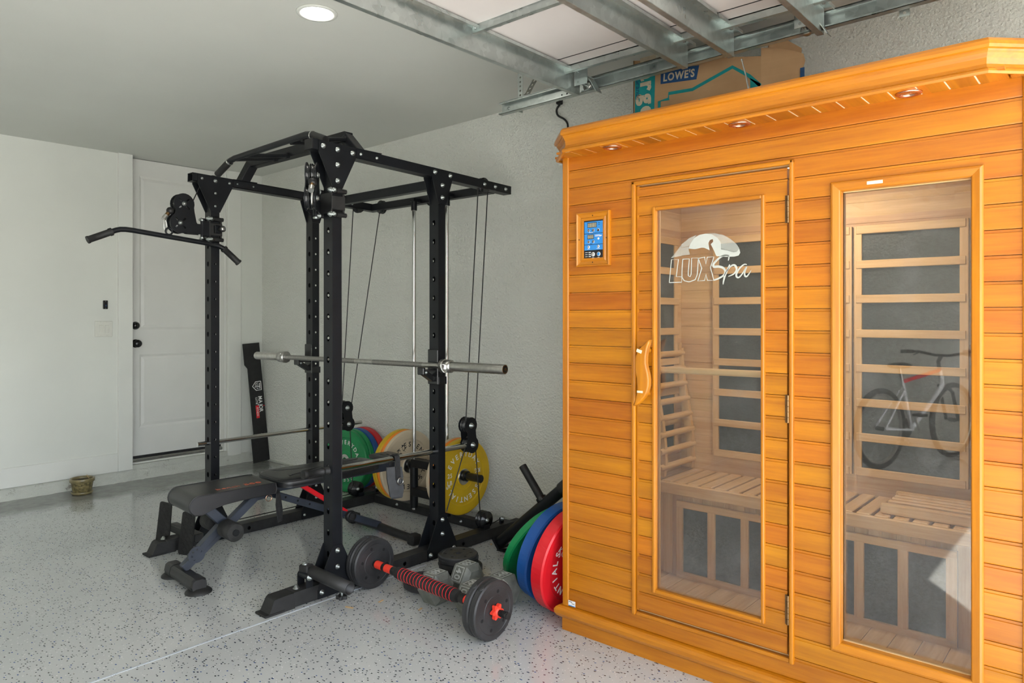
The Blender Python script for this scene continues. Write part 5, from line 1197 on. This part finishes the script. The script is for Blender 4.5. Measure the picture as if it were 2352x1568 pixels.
# interior: heaters
def heater(y0, y1, x, z0, z1, nbar):
    w = MB(); w.bx(x+.006, x+.016, y0, y1, z0, z1, 'heater_panel'); H_ = S.part('heater_panel', w, 'dark grey carbon heater panel')
    pitch_ = (z1-z0-.034)/(nbar-1)
    w = MB(); w.bx(x-.004, x+.010, y0, y0+.03, z0, z1, 'hemlock_z', .001); w.bx(x-.004, x+.010, y1-.03, y1, z0, z1, 'hemlock_z', .001)
    for k in range(nbar): w.bx(x-.009, x+.004, y0+.008, y1-.008, z0+pitch_*k, z0+pitch_*k+.034, 'hemlock_y', .002)
    S.part('heater_frame', w, parent=H_)
heater(.915, 1.555, 3.30, .600, 1.668, 8); heater(.485, .905, 3.30, .600, 1.668, 8)
w = MB(); w.bx(2.60, 3.26, 1.725, 1.735, .60, 1.668, 'heater_panel'); H_ = S.part('heater_panel', w, 'dark grey carbon heater panel')
w = MB(); pitch_ = (1.068-.034)/7
w.bx(3.22, 3.25, 1.718, 1.732, .60, 1.668, 'hemlock_z', .001); w.bx(2.60, 2.63, 1.718, 1.732, .60, 1.668, 'hemlock_z', .001)
for k in range(8): w.bx(2.61, 3.255, 1.712, 1.724, .60+pitch_*k, .60+pitch_*k+.034, 'hemlock_x', .002)
S.part('heater_frame', w, parent=H_)
w = MB(); w.bx(2.60, 3.26, .234, .242, .60, 1.668, 'heater_panel')
for k in range(8): w.bx(2.61, 3.255, .242, .250, .60+pitch_*k, .60+pitch_*k+.034, 'hemlock_x', .002)
S.part('heater_panel', w)
# bench
w = MB(); w.bx(2.972, 2.992, .232, 1.736, .462, .515, 'hemlock_y', .004); w.bx(2.99, 3.316, .232, .25, .44, .505, 'hemlock_x'); w.bx(2.99, 3.316, 1.72, 1.736, .44, .505, 'hemlock_x'); w.bx(3.13, 3.17, .25, 1.72, .44, .503, 'hemlock_y'); BE = S.part('bench', w)
for k in range(23):
    y0_ = .240+.0652*k; w = MB(); w.bx(2.985, 3.314, y0_, y0_+.052, .504, .520, 'hemlock_x', .003); S.part('bench_slat', w, parent=BE)
w = MB()
for k in range(30): w.bx(3.04, 3.052, .234+.05*k, .234+.05*k+.0488, .07, .462, 'hemlock_boards')
S.part('bench_front', w)
w = MB(); w.bx(3.030, 3.040, .48, 1.605, .066, .424, 'heater_panel'); H_ = S.part('heater_panel', w, 'dark grey heater panel under the bench')
w = MB(); w.bx(3.018, 3.034, .48, 1.605, .394, .426, 'hemlock_y', .002); w.bx(3.018, 3.034, .48, 1.605, .066, .099, 'hemlock_y', .002); w.bx(3.018, 3.034, 1.573, 1.605, .09, .40, 'hemlock_z', .002); w.bx(3.018, 3.034, .48, .515, .09, .40, 'hemlock_z', .002)
for k in range(6): w.bx(3.019, 3.033, 1.432-.155*k-.018, 1.432-.155*k+.018, .09, .40, 'hemlock_z', .002)
S.part('heater_frame', w, parent=H_)
# backrest leaning in the sauna
s = T('slatted_backrest', 'pale wooden curved slat backrest standing on the bench at the left sauna wall', 'backrest', (3.13, 1.68, .522), group='wooden backrests in the sauna')
C = [(1.7145, 1.131), (1.722, 1.12), (1.716, 1.017), (1.703, .922), (1.680, .806), (1.664, .689), (1.660, .60), (1.668, .535)]
C = smooth(C, 4)
for x in (2.985, 3.262):
    w = MB(); n = len(C); vs = []; hw = .019
    lft = []; rg = []
    for i in range(n):
        d_ = (V(C[min(i+1, n-1)])-V(C[max(i-1, 0)])).normalized(); q = V((-d_.y, d_.x)); lft.append(V(C[i])+q*hw); rg.append(V(C[i])-q*hw)
    ol = [(a_.x, a_.y) for a_ in lft]+[(a_.x, a_.y) for a_ in rg[::-1]]
    w.prism(ol, .022, 'hemlock_z', frame((0, 1, 0), (0, 0, 1), (1, 0, 0), (x, 0, 0))); s.part('side_rail', w)
for k in range(8):
    z = 1.097-.0745*k; y = min(C, key=lambda q: abs(q[1]-z))[0]-.008
    w = MB(); w.beam((2.95, y, z), (3.275, y, z), .012, .030, 'hemlock_x', bev=.005, seg=2); w.tube([(2.95, y-.002, z), (3.29, y-.002, z)], .0135, 'hemlock_x', 12); s.part('rung', w)
s = T('slatted_backrest', 'pale wooden slat backrest lying flat on the sauna bench behind the window', 'backrest', (3.16, .55, .521), group='wooden backrests in the sauna')
for x in (3.03, 3.27):
    w = MB(); w.bx(x-.013, x+.013, .30, .735, .521, .562, 'hemlock_y', .006, seg=2); s.part('side_rail', w)
for k in range(4):
    x = 3.078+.048*k; w = MB(); w.bx(x-.012, x+.012, .32, .72, .545, .566, 'hemlock_y', .005); s.part('slat', w)
for y in (.36, .68):
    w = MB(); w.bx(3.04, 3.26, y-.012, y+.012, .523, .545, 'hemlock_x', .003); s.part('cross_bar', w)

w = MB(); X = frame((1, 0, 0), (0, -1, 0), (0, 0, -1), (2.86, 1.0, 1.889)); w.lathe([(.075, 0), (.070, .012), (.04, .018), (0, .019)], 'added_cabin_glow', 32, X); S.part('added_cabin_light', w, 'round unseen fill lamp added to brighten the cabin')  # added out of sight above the window, brightens the dark sauna interior
# things on the sauna roof
s = T('antenna_rod', 'thin shiny metal rod standing on the sauna roof before the cardboard box', 'metal rod', (2.60, 1.075, 2.004))
w = MB(); w.tube([(2.60, 1.060, 2.004), (2.60, 1.092, 2.178)], .0035, 'chrome', 10); w.tube([(2.60, 1.092, 2.178), (2.60, 1.109, 2.243)], .0025, 'chrome', 10); s.part('rod', w)
w = MB(); w.tube([(2.60, 1.108, 2.240), (2.60, 1.110, 2.248)], .0038, 'steel_satin', 10); s.part('tip', w)
s = T('cardboard_box', 'brown cardboard moving box with teal print on top of the sauna', 'cardboard box', (3.03, 1.43, 2.004))
w = MB(); bx0 = 2.85
def quad(mb, p_, th, mat='cardboard'):
    p_ = [V(q) for q in p_]; n_ = (p_[1]-p_[0]).cross(p_[3]-p_[0]).normalized()*th; k = len(p_)
    mb.raw(p_+[q+n_ for q in p_], [tuple(range(k))[::-1], tuple(range(k, 2*k))]+[(i, (i+1) % k, k+(i+1) % k, k+i) for i in range(k)], mat)
quad(w, [(bx0, 1.732, 2.005), (bx0, 1.135, 2.005), (bx0, 1.135, 2.335), (bx0, 1.732, 2.455)], -.004)
quad(w, [(bx0, 1.732, 2.005), (3.22, 1.732, 2.005), (3.22, 1.732, 2.44), (bx0, 1.732, 2.455)], .004)
quad(w, [(3.22, 1.732, 2.005), (3.22, 1.10, 2.005), (3.22, 1.10, 2.43), (3.22, 1.732, 2.44)], .004)
quad(w, [(bx0, 1.135, 2.005), (3.22, 1.10, 2.005), (3.22, 1.10, 2.43), (bx0, 1.135, 2.335)], -.004); w.bx(bx0+.004, 3.216, 1.14, 1.728, 2.005, 2.010, 'cardboard')
CB = s.part('carton', w)
w = MB(); quad(w, [(bx0-.002, 1.135, 2.025), (bx0+.02, .992, 2.03), (bx0+.022, .985, 2.23), (bx0+.022, .968, 2.285), (bx0+.022, .975, 2.312), (bx0+.02, 1.005, 2.33), (bx0+.01, 1.09, 2.362), (bx0, 1.135, 2.368)], -.004); s.part('flap', w, parent=CB)
w = MB(); quad(w, [(2.99, 1.17, 2.37), (3.21, 1.105, 2.38), (3.21, 1.10, 2.46), (2.99, 1.15, 2.48)], .004); s.part('flap', w, parent=CB)
w = MB(); F = frame((0, -1, 0), (0, 0, 1), (-1, 0, 0), (bx0-.0045+.004, 0, 0)); 
w.ribbon([(-y, z) for y, z in [(1.598, 2.01), (1.598, 2.242), (1.551, 2.244), (1.551, 2.268), (1.437, 2.262), (1.256, 2.318), (1.183, 2.264), (1.138, 2.216)]], [.014]*8, .0008, 'teal_print', F)
w.prism([(-1.724, 2.01), (-1.628, 2.01), (-1.618, 2.40), (-1.722, 2.42)], .0008, 'teal_print', F); w.prism([(-1.180, 2.255), (-1.138, 2.225), (-1.138, 2.03), (-1.180, 2.03)], .0008, 'teal_print', F)
w.prism([(-1.591, 2.318), (-1.418, 2.302), (-1.405, 2.360), (-1.590, 2.378)], .0008, 'navy_print', F)
put_text(w, "LOWE'S", .046, 'cream_print', F @ Matrix.Translation((-1.502, 2.322, .001)) @ Matrix.Rotation(-.07, 4, 'Z'), bold=.03, wide=.86, gap=.07)
put_text(w, 'Large', .105, 'cream_print', F @ Matrix.Translation((-1.690, 2.320, .001)) @ Matrix.Rotation(-PI/2, 4, 'Z') @ Matrix.Translation((0, 0, 0)), bold=.04, gap=.06)
put_text(w, 'Grande', .034, 'navy_print', F @ Matrix.Translation((-1.716, 2.32, .001)) @ Matrix.Rotation(-PI/2, 4, 'Z'), gap=.08)
w.box((-.978, 2.235, .0), (.016, .045, .002), 'navy_print', 0, frame((0, -1, 0), (0, 0, 1), (-1, 0, 0), (bx0+.020-.001, 0, 0)))
s.part('printing', w, 'teal house outline and blue shop name print', parent=CB)
s = T('extension_cord', 'black power cord dangling down the stucco wall behind the sauna roof', 'cord', (3.40, 2.55, 2.3))
w = MB(); w.tube([V((3.385, y, z)) for y, z in smooth([(2.560, 2.535), (2.580, 2.515), (2.583, 2.495), (2.57, 2.47), (2.53, 2.445), (2.507, 2.42), (2.500, 2.39), (2.500, 2.30), (2.49, 2.1), (2.48, 1.9)], 4)], .006, 'black_plastic', 10); s.part('cord', w)
w = MB(); w.bx(3.365, 3.399, 2.545, 2.575, 2.535, 2.565, 'black_plastic', .004); s.part('plug', w)

# ================================================================== OVERHEAD GARAGE DOOR
G = T('garage_door', 'white sectional garage door rolled up overhead with galvanised struts', 'garage door', (0, 1.0, 2.38))
ZP = 2.385; GX0, GX1 = -2.46, 2.62
secs = [(1.950, 1.424), (1.420, .894), (.890, .364), (.360, -.166)]
for (ya, yb_) in secs:
    w = MB(); w.bx(GX0, GX1, yb_, ya, ZP, ZP+.04, 'door_panel_white', .003); PN = G.part('door_section', w)
    w = MB(); w.bx(GX0+.02, GX1-.10, ya-.030, ya-.004, ZP-.004, ZP, 'door_panel_white', .001); w.bx(2.454, 2.459, yb_+.02, ya-.028, ZP-.0015, ZP, 'black_plastic'); G.part('panel_lip', w, parent=PN)
    # end and centre stiles
    for x0_, x1_ in ((2.535, 2.615), (1.955, 2.015), (.6, .66), (-.7, -.64), (-2.06, -2.0), (-2.45, -2.37)):
        w = MB(); w.bx(x0_, x1_, yb_+.002, ya-.002, ZP-.006, ZP, 'galvanised', .001)
        w.bx(x0_, x0_+.002, yb_+.002, ya-.002, ZP-.030, ZP, 'galvanised'); w.bx(x0_, x0_+.018, yb_+.002, ya-.002, ZP-.030, ZP-.028, 'galvanised')
        for k in range(12): w.lathe([(.003, 0), (0, .0004)], 'dark_hole', 8, frame((1, 0, 0), (0, -1, 0), (0, 0, -1), (x0_+.045 if x1_-x0_ > .07 else x0_+.04, ya-.04-.04*k, ZP-.0062)))
        w.lathe([(.016, 0), (.018, .0015), (.014, .003), (.013, 0)], 'galvanised', 20, frame((1, 0, 0), (0, -1, 0), (0, 0, -1), (x0_+.045, (ya+yb_)/2+.12, ZP-.006)))
        G.part('stile', w, parent=PN)
for yb_ in (1.895, 1.360, 1.165, .830, .30):
    w = MB(); x0_, x1_ = -2.45, 2.655; zt_, zb_ = ZP-.008, 2.286
    prof = [(-.036, zt_-.012), (-.036, zt_), (0, zt_), (0, zb_), (.022, zb_), (.022, zb_+.008)]
    for (a_, b_) in zip(prof[:-1], prof[1:]):
        (ya_, za_), (yc_, zc_) = a_, b_; t_ = .0022
        if abs(ya_-yc_) < 1e-6: w.bx(x0_, x1_, yb_+ya_-t_/2, yb_+ya_+t_/2, min(za_, zc_), max(za_, zc_), 'galvanised')
        else: w.bx(x0_, x1_, yb_+min(ya_, yc_), yb_+max(ya_, yc_), za_-t_/2, za_+t_/2, 'galvanised')
    ST = G.part('strut', w)
    for x in (2.59, 1.95, .63, -.67):
        g = MB(); X = frame((1, 0, 0), (0, -1, 0), (0, 0, -1), (x, yb_-.020, ZP-.009)); g.lathe([(.011, 0), (.011, .003), (.007, .004), (.006, .010), (0, .011)], 'zinc_bolt', 6, X); G.part('bolt', g, parent=ST)
for y in (1.850, .880, .40, -.1):
    w = MB(); w.bx(2.600, 2.655, y-.035, y+.035, ZP-.045, ZP-.041, 'galvanised', .001); w.bx(2.600, 2.603, y-.035, y+.035, ZP-.075, ZP-.006, 'galvanised'); w.beam((2.63, y-.03, ZP-.04), (2.63, y-.075, ZP-.115), .045, .003, 'galvanised'); w.tube([(2.60, y+.015, ZP-.06), (2.685, y+.015, ZP-.06)], .006, 'zinc_bolt', 10); RB = G.part('roller_bracket', w)
    w = MB(); w.tube([(2.667, y+.015, ZP-.06), (2.670, y+.015, ZP-.06), (2.682, y+.015, ZP-.06), (2.686, y+.015, ZP-.06)], [.018, .022, .022, .014], 'steel_satin', 20); G.part('roller_wheel', w, parent=RB)
for y in (1.422, .892, .362):
    for x in (2.57, 1.98, .63):
        w = MB(); w.bx(x-.035, x+.035, y-.05, y+.05, ZP-.009, ZP-.006, 'galvanised', .001); w.tube([(x-.04, y, ZP-.013), (x+.04, y, ZP-.013)], .006, 'zinc_bolt', 10); G.part('hinge', w)
TK = T('door_track', 'galvanised steel garage door track hung from the ceiling above the sauna', 'door track', (2.69, 1.0, 2.30))
w = MB(); y0_, y1_ = -.1, 2.395; za, zb = 2.290, 2.348
w.bx(2.688, 2.6904, y0_, y1_, za, zb, 'galvanised'); w.bx(2.664, 2.690, y0_, y1_, zb-.002, zb, 'galvanised'); w.bx(2.661, 2.690, y0_, y1_, za, za+.002, 'galvanised'); w.bx(2.661, 2.663, y0_, y1_, za, za+.008, 'galvanised'); w.bx(2.664, 2.666, y0_, y1_, zb-.008, zb, 'galvanised')
w.bx(2.691, 2.694, y0_, y1_, za+.02, zb+.014, 'galvanised'); w.bx(2.694, 2.722, y0_, y1_, zb+.012, zb+.014, 'galvanised')
w.v = [V((q.x, q.y, q.z+(2.395-q.y)*.0140)) for q in w.v]
TR_ = TK.part('track_rail', w)
for k, y in enumerate((2.35, 2.02, 1.99, 1.96)):
    g = MB(); X = frame((0, -1, 0), (0, 0, 1), (-1, 0, 0), (2.6875, y, 2.319)); g.lathe([(.008, 0), (.007, .003), (0, .0035)] if k == 0 else [(.004, 0), (0, .0003)], 'zinc_bolt' if k < 3 and k == 0 else 'dark_hole', 10, X); TK.part('bolt' if k == 0 else 'hole', g, parent=TR_)
def perf(p0_, p1_, name='perforated_hanger', turn=0):
    p0_, p1_ = V(p0_), V(p1_); l_ = (p1_-p0_).length; z_ = (p1_-p0_).normalized(); w = MB()
    nh = int(l_/.022); hl = [circ(0, .012+.022*k, .0055, 10) for k in range(nh)]
    x_ = V((1, 0, 0)) if turn == 0 else V((1, 0, 0)); y_ = z_; x_ = (x_-y_*x_.dot(y_)).normalized(); n_ = x_.cross(y_)
    w.sheet([(-.016, 0), (.016, 0), (.016, l_), (-.016, l_)], hl, .0025, 'galvanised', frame(x_, y_, n_, p0_))
    if turn == 0:
        y2 = x_; o_ = p0_-x_*.016
        w.sheet([(-.0, 0), (.032, 0), (.032, l_), (.0, l_)], [circ(.016, .012+.022*k, .0055, 10) for k in range(nh)], .0025, 'galvanised', frame(n_, y_, -x_, o_))
    return TK.part(name, w)
perf((2.728, 2.31, 2.30), (2.728, 2.31, zceil(2.3))); perf((2.735, 2.29, 2.365), (2.735, 2.10, zceil(2.3)), 'perforated_brace', 1)
perf((2.728, .60, 2.30), (2.728, .60, zceil(.6)))

# ================================================================== BICYCLES BY THE FAR WALL (seen mirrored in the sauna glass)
def bicycle(loc, rz, col1, col2, label):
    s = T('bicycle', label, 'bicycle', loc, (0, 0, rz), 'bicycles along the far wall')
    rw = .34; xa, xb = -.53, .53
    for x in (xa, xb):
        w = MB(); X = frame((1, 0, 0), (0, 0, 1), (0, -1, 0), (x, 0, rw)); pr = [(rw-.024+.024*math.cos(2*PI*k/10), .024*math.sin(2*PI*k/10)) for k in range(10)]; w.ringlathe(pr, 'tyre', 44, X, True); WH = s.part('wheel', w, local=True)
        w = MB(); w.ringlathe([(rw-.060, -.010), (rw-.040, -.012), (rw-.040, .012), (rw-.060, .010)], 'steel_satin', 44, X); s.part('rim', w, parent=WH, local=True)
        w = MB(); w.tube([(x, -.03, rw), (x, .03, rw)], .018, 'black_plastic', 12)
        for k in range(18):
            a = 2*PI*k/18; w.tube([(x+.015*math.cos(a+.4), .018*(-1)**k, rw+.015*math.sin(a+.4)), (x+(rw-.05)*math.cos(a), 0, rw+(rw-.05)*math.sin(a))], .0012, 'steel_satin', 4, cap=False)
        s.part('spokes', w, parent=WH, local=True)
    bb = (-.09, 0, .30); st = (-.22, 0, .72); hd = (.33, 0, .80); hd2 = (.37, 0, .66)
    w = MB()
    for a_, b_, r_, m_ in ((bb, st, .016, col1), (st, hd, .017, col2), (bb, hd2, .021, col1), (hd, hd2, .021, col1)): w.tube([a_, b_], r_, m_, 14)
    for sy in (-.05, .05): w.tube([(xa, sy, rw), (-.1, sy*.5, .30)], .010, col1, 10); w.tube([(xa, sy, rw), (-.21, sy*.4, .66)], .009, col1, 10)
    s.part('frame', w, local=True)
    w = MB()
    for sy in (-.055, .055): w.tube([(xb, sy, rw), (.435, sy, .60), (.375, sy*.6, .66)], .014, 'black_gloss', 12)
    w.tube([hd, (.31, 0, .88)], .016, 'black_plastic', 12); w.tube([(.31, 0, .88), (.36, 0, .93)], .016, 'black_plastic', 12); s.part('fork', w, local=True)
    w = MB(); w.tube([(.30, -.33, .955), (.34, -.20, .96), (.37, -.06, .93), (.37, .06, .93), (.34, .20, .96), (.30, .33, .955)], .012, 'black_powder', 12)
    HBR = s.part('handlebar', w, local=True)
    for sy in (-1, 1):
        w = MB(); w.tube([(.30, sy*.34, .955), (.325, sy*.24, .958)], .017, 'black_rubber', 14); w.tube([(.345, sy*.2, .95), (.385, sy*.27, .925)], .006, 'black_plastic', 8); s.part('grip', w, parent=HBR, local=True)
    w = MB(); w.sphere((-.26, 0, .86), .06, 'black_rubber', 2.2, 1.25, .45); w.tube([st, (-.255, 0, .84)], .013, 'steel_satin', 10); s.part('saddle', w, local=True)
    w = MB(); w.lathe([(.09, -.003), (.09, .003)], 'black_plastic', 32, frame((1, 0, 0), (0, 0, 1), (0, -1, 0), (-.09, -.05, .30))); w.tube([(-.09, -.07, .30), (.0, -.08, .16)], .009, 'steel_satin', 8); w.tube([(-.09, .07, .30), (-.18, .08, .44)], .009, 'steel_satin', 8); w.box((.0, -.13, .155), (.09, .08, .02), 'black_plastic'); w.box((-.18, .13, .445), (.09, .08, .02), 'black_plastic'); s.part('crankset', w, local=True)
bicycle((-2.30, 1.42, 0), math.radians(200), 'frame_white', 'red_paint', 'bicycle with white and red frame near the garage wall, mirrored in the sauna window')
bicycle((-2.72, .78, 0), math.radians(168), 'black_gloss', 'black_gloss', 'black bicycle parked beyond the white one, mirrored in the sauna window')
EXPOSURE = 0.5

# ================================================================== CAMERA, LIGHT
cam = bpy.data.cameras.new('camera'); co_ = bpy.data.objects.new('camera', cam); COL.objects.link(co_)
co_.location = (0, 0, 1.28); co_.rotation_euler = (PI/2, 0, -math.radians(90-40.913))
cam.sensor_width = 36; cam.lens = 36*1643.14/2352; cam.shift_y = -(784-727)/2352; cam.clip_start = .02; cam.clip_end = 200
SC.camera = co_
w = bpy.data.worlds.new('world'); SC.world = w; w.use_nodes = True; t = w.node_tree; bg = t.nodes['Background']
sk = t.nodes.new('ShaderNodeTexSky'); sk.sky_type = 'NISHITA'; sk.sun_disc = False; sk.sun_elevation = math.radians(46); sk.sun_rotation = math.radians(125)
sk.air_density = 1.0; sk.dust_density = 1.5
hs = t.nodes.new('ShaderNodeHueSaturation'); hs.inputs['Saturation'].default_value = .35; L(t, sk.outputs[0], hs.inputs['Color']); L(t, hs.outputs[0], bg.inputs[0]); bg.inputs[1].default_value = .9
sun = bpy.data.lights.new('sun', 'SUN'); so = bpy.data.objects.new('sun', sun); COL.objects.link(so)
dv = V((-.82*math.cos(math.radians(46)), .57*math.cos(math.radians(46)), -math.sin(math.radians(46))))
so.rotation_euler = dv.to_track_quat('-Z', 'Y').to_euler(); so.location = (8, -8, 10)
sun.energy = 24; sun.angle = .009; sun.color = (1, .95, .87)
vs_ = SC.view_settings; vs_.view_transform = 'Standard'; vs_.look = 'None'; vs_.gamma = 1; vs_.exposure = EXPOSURE; vs_.use_curve_mapping = False
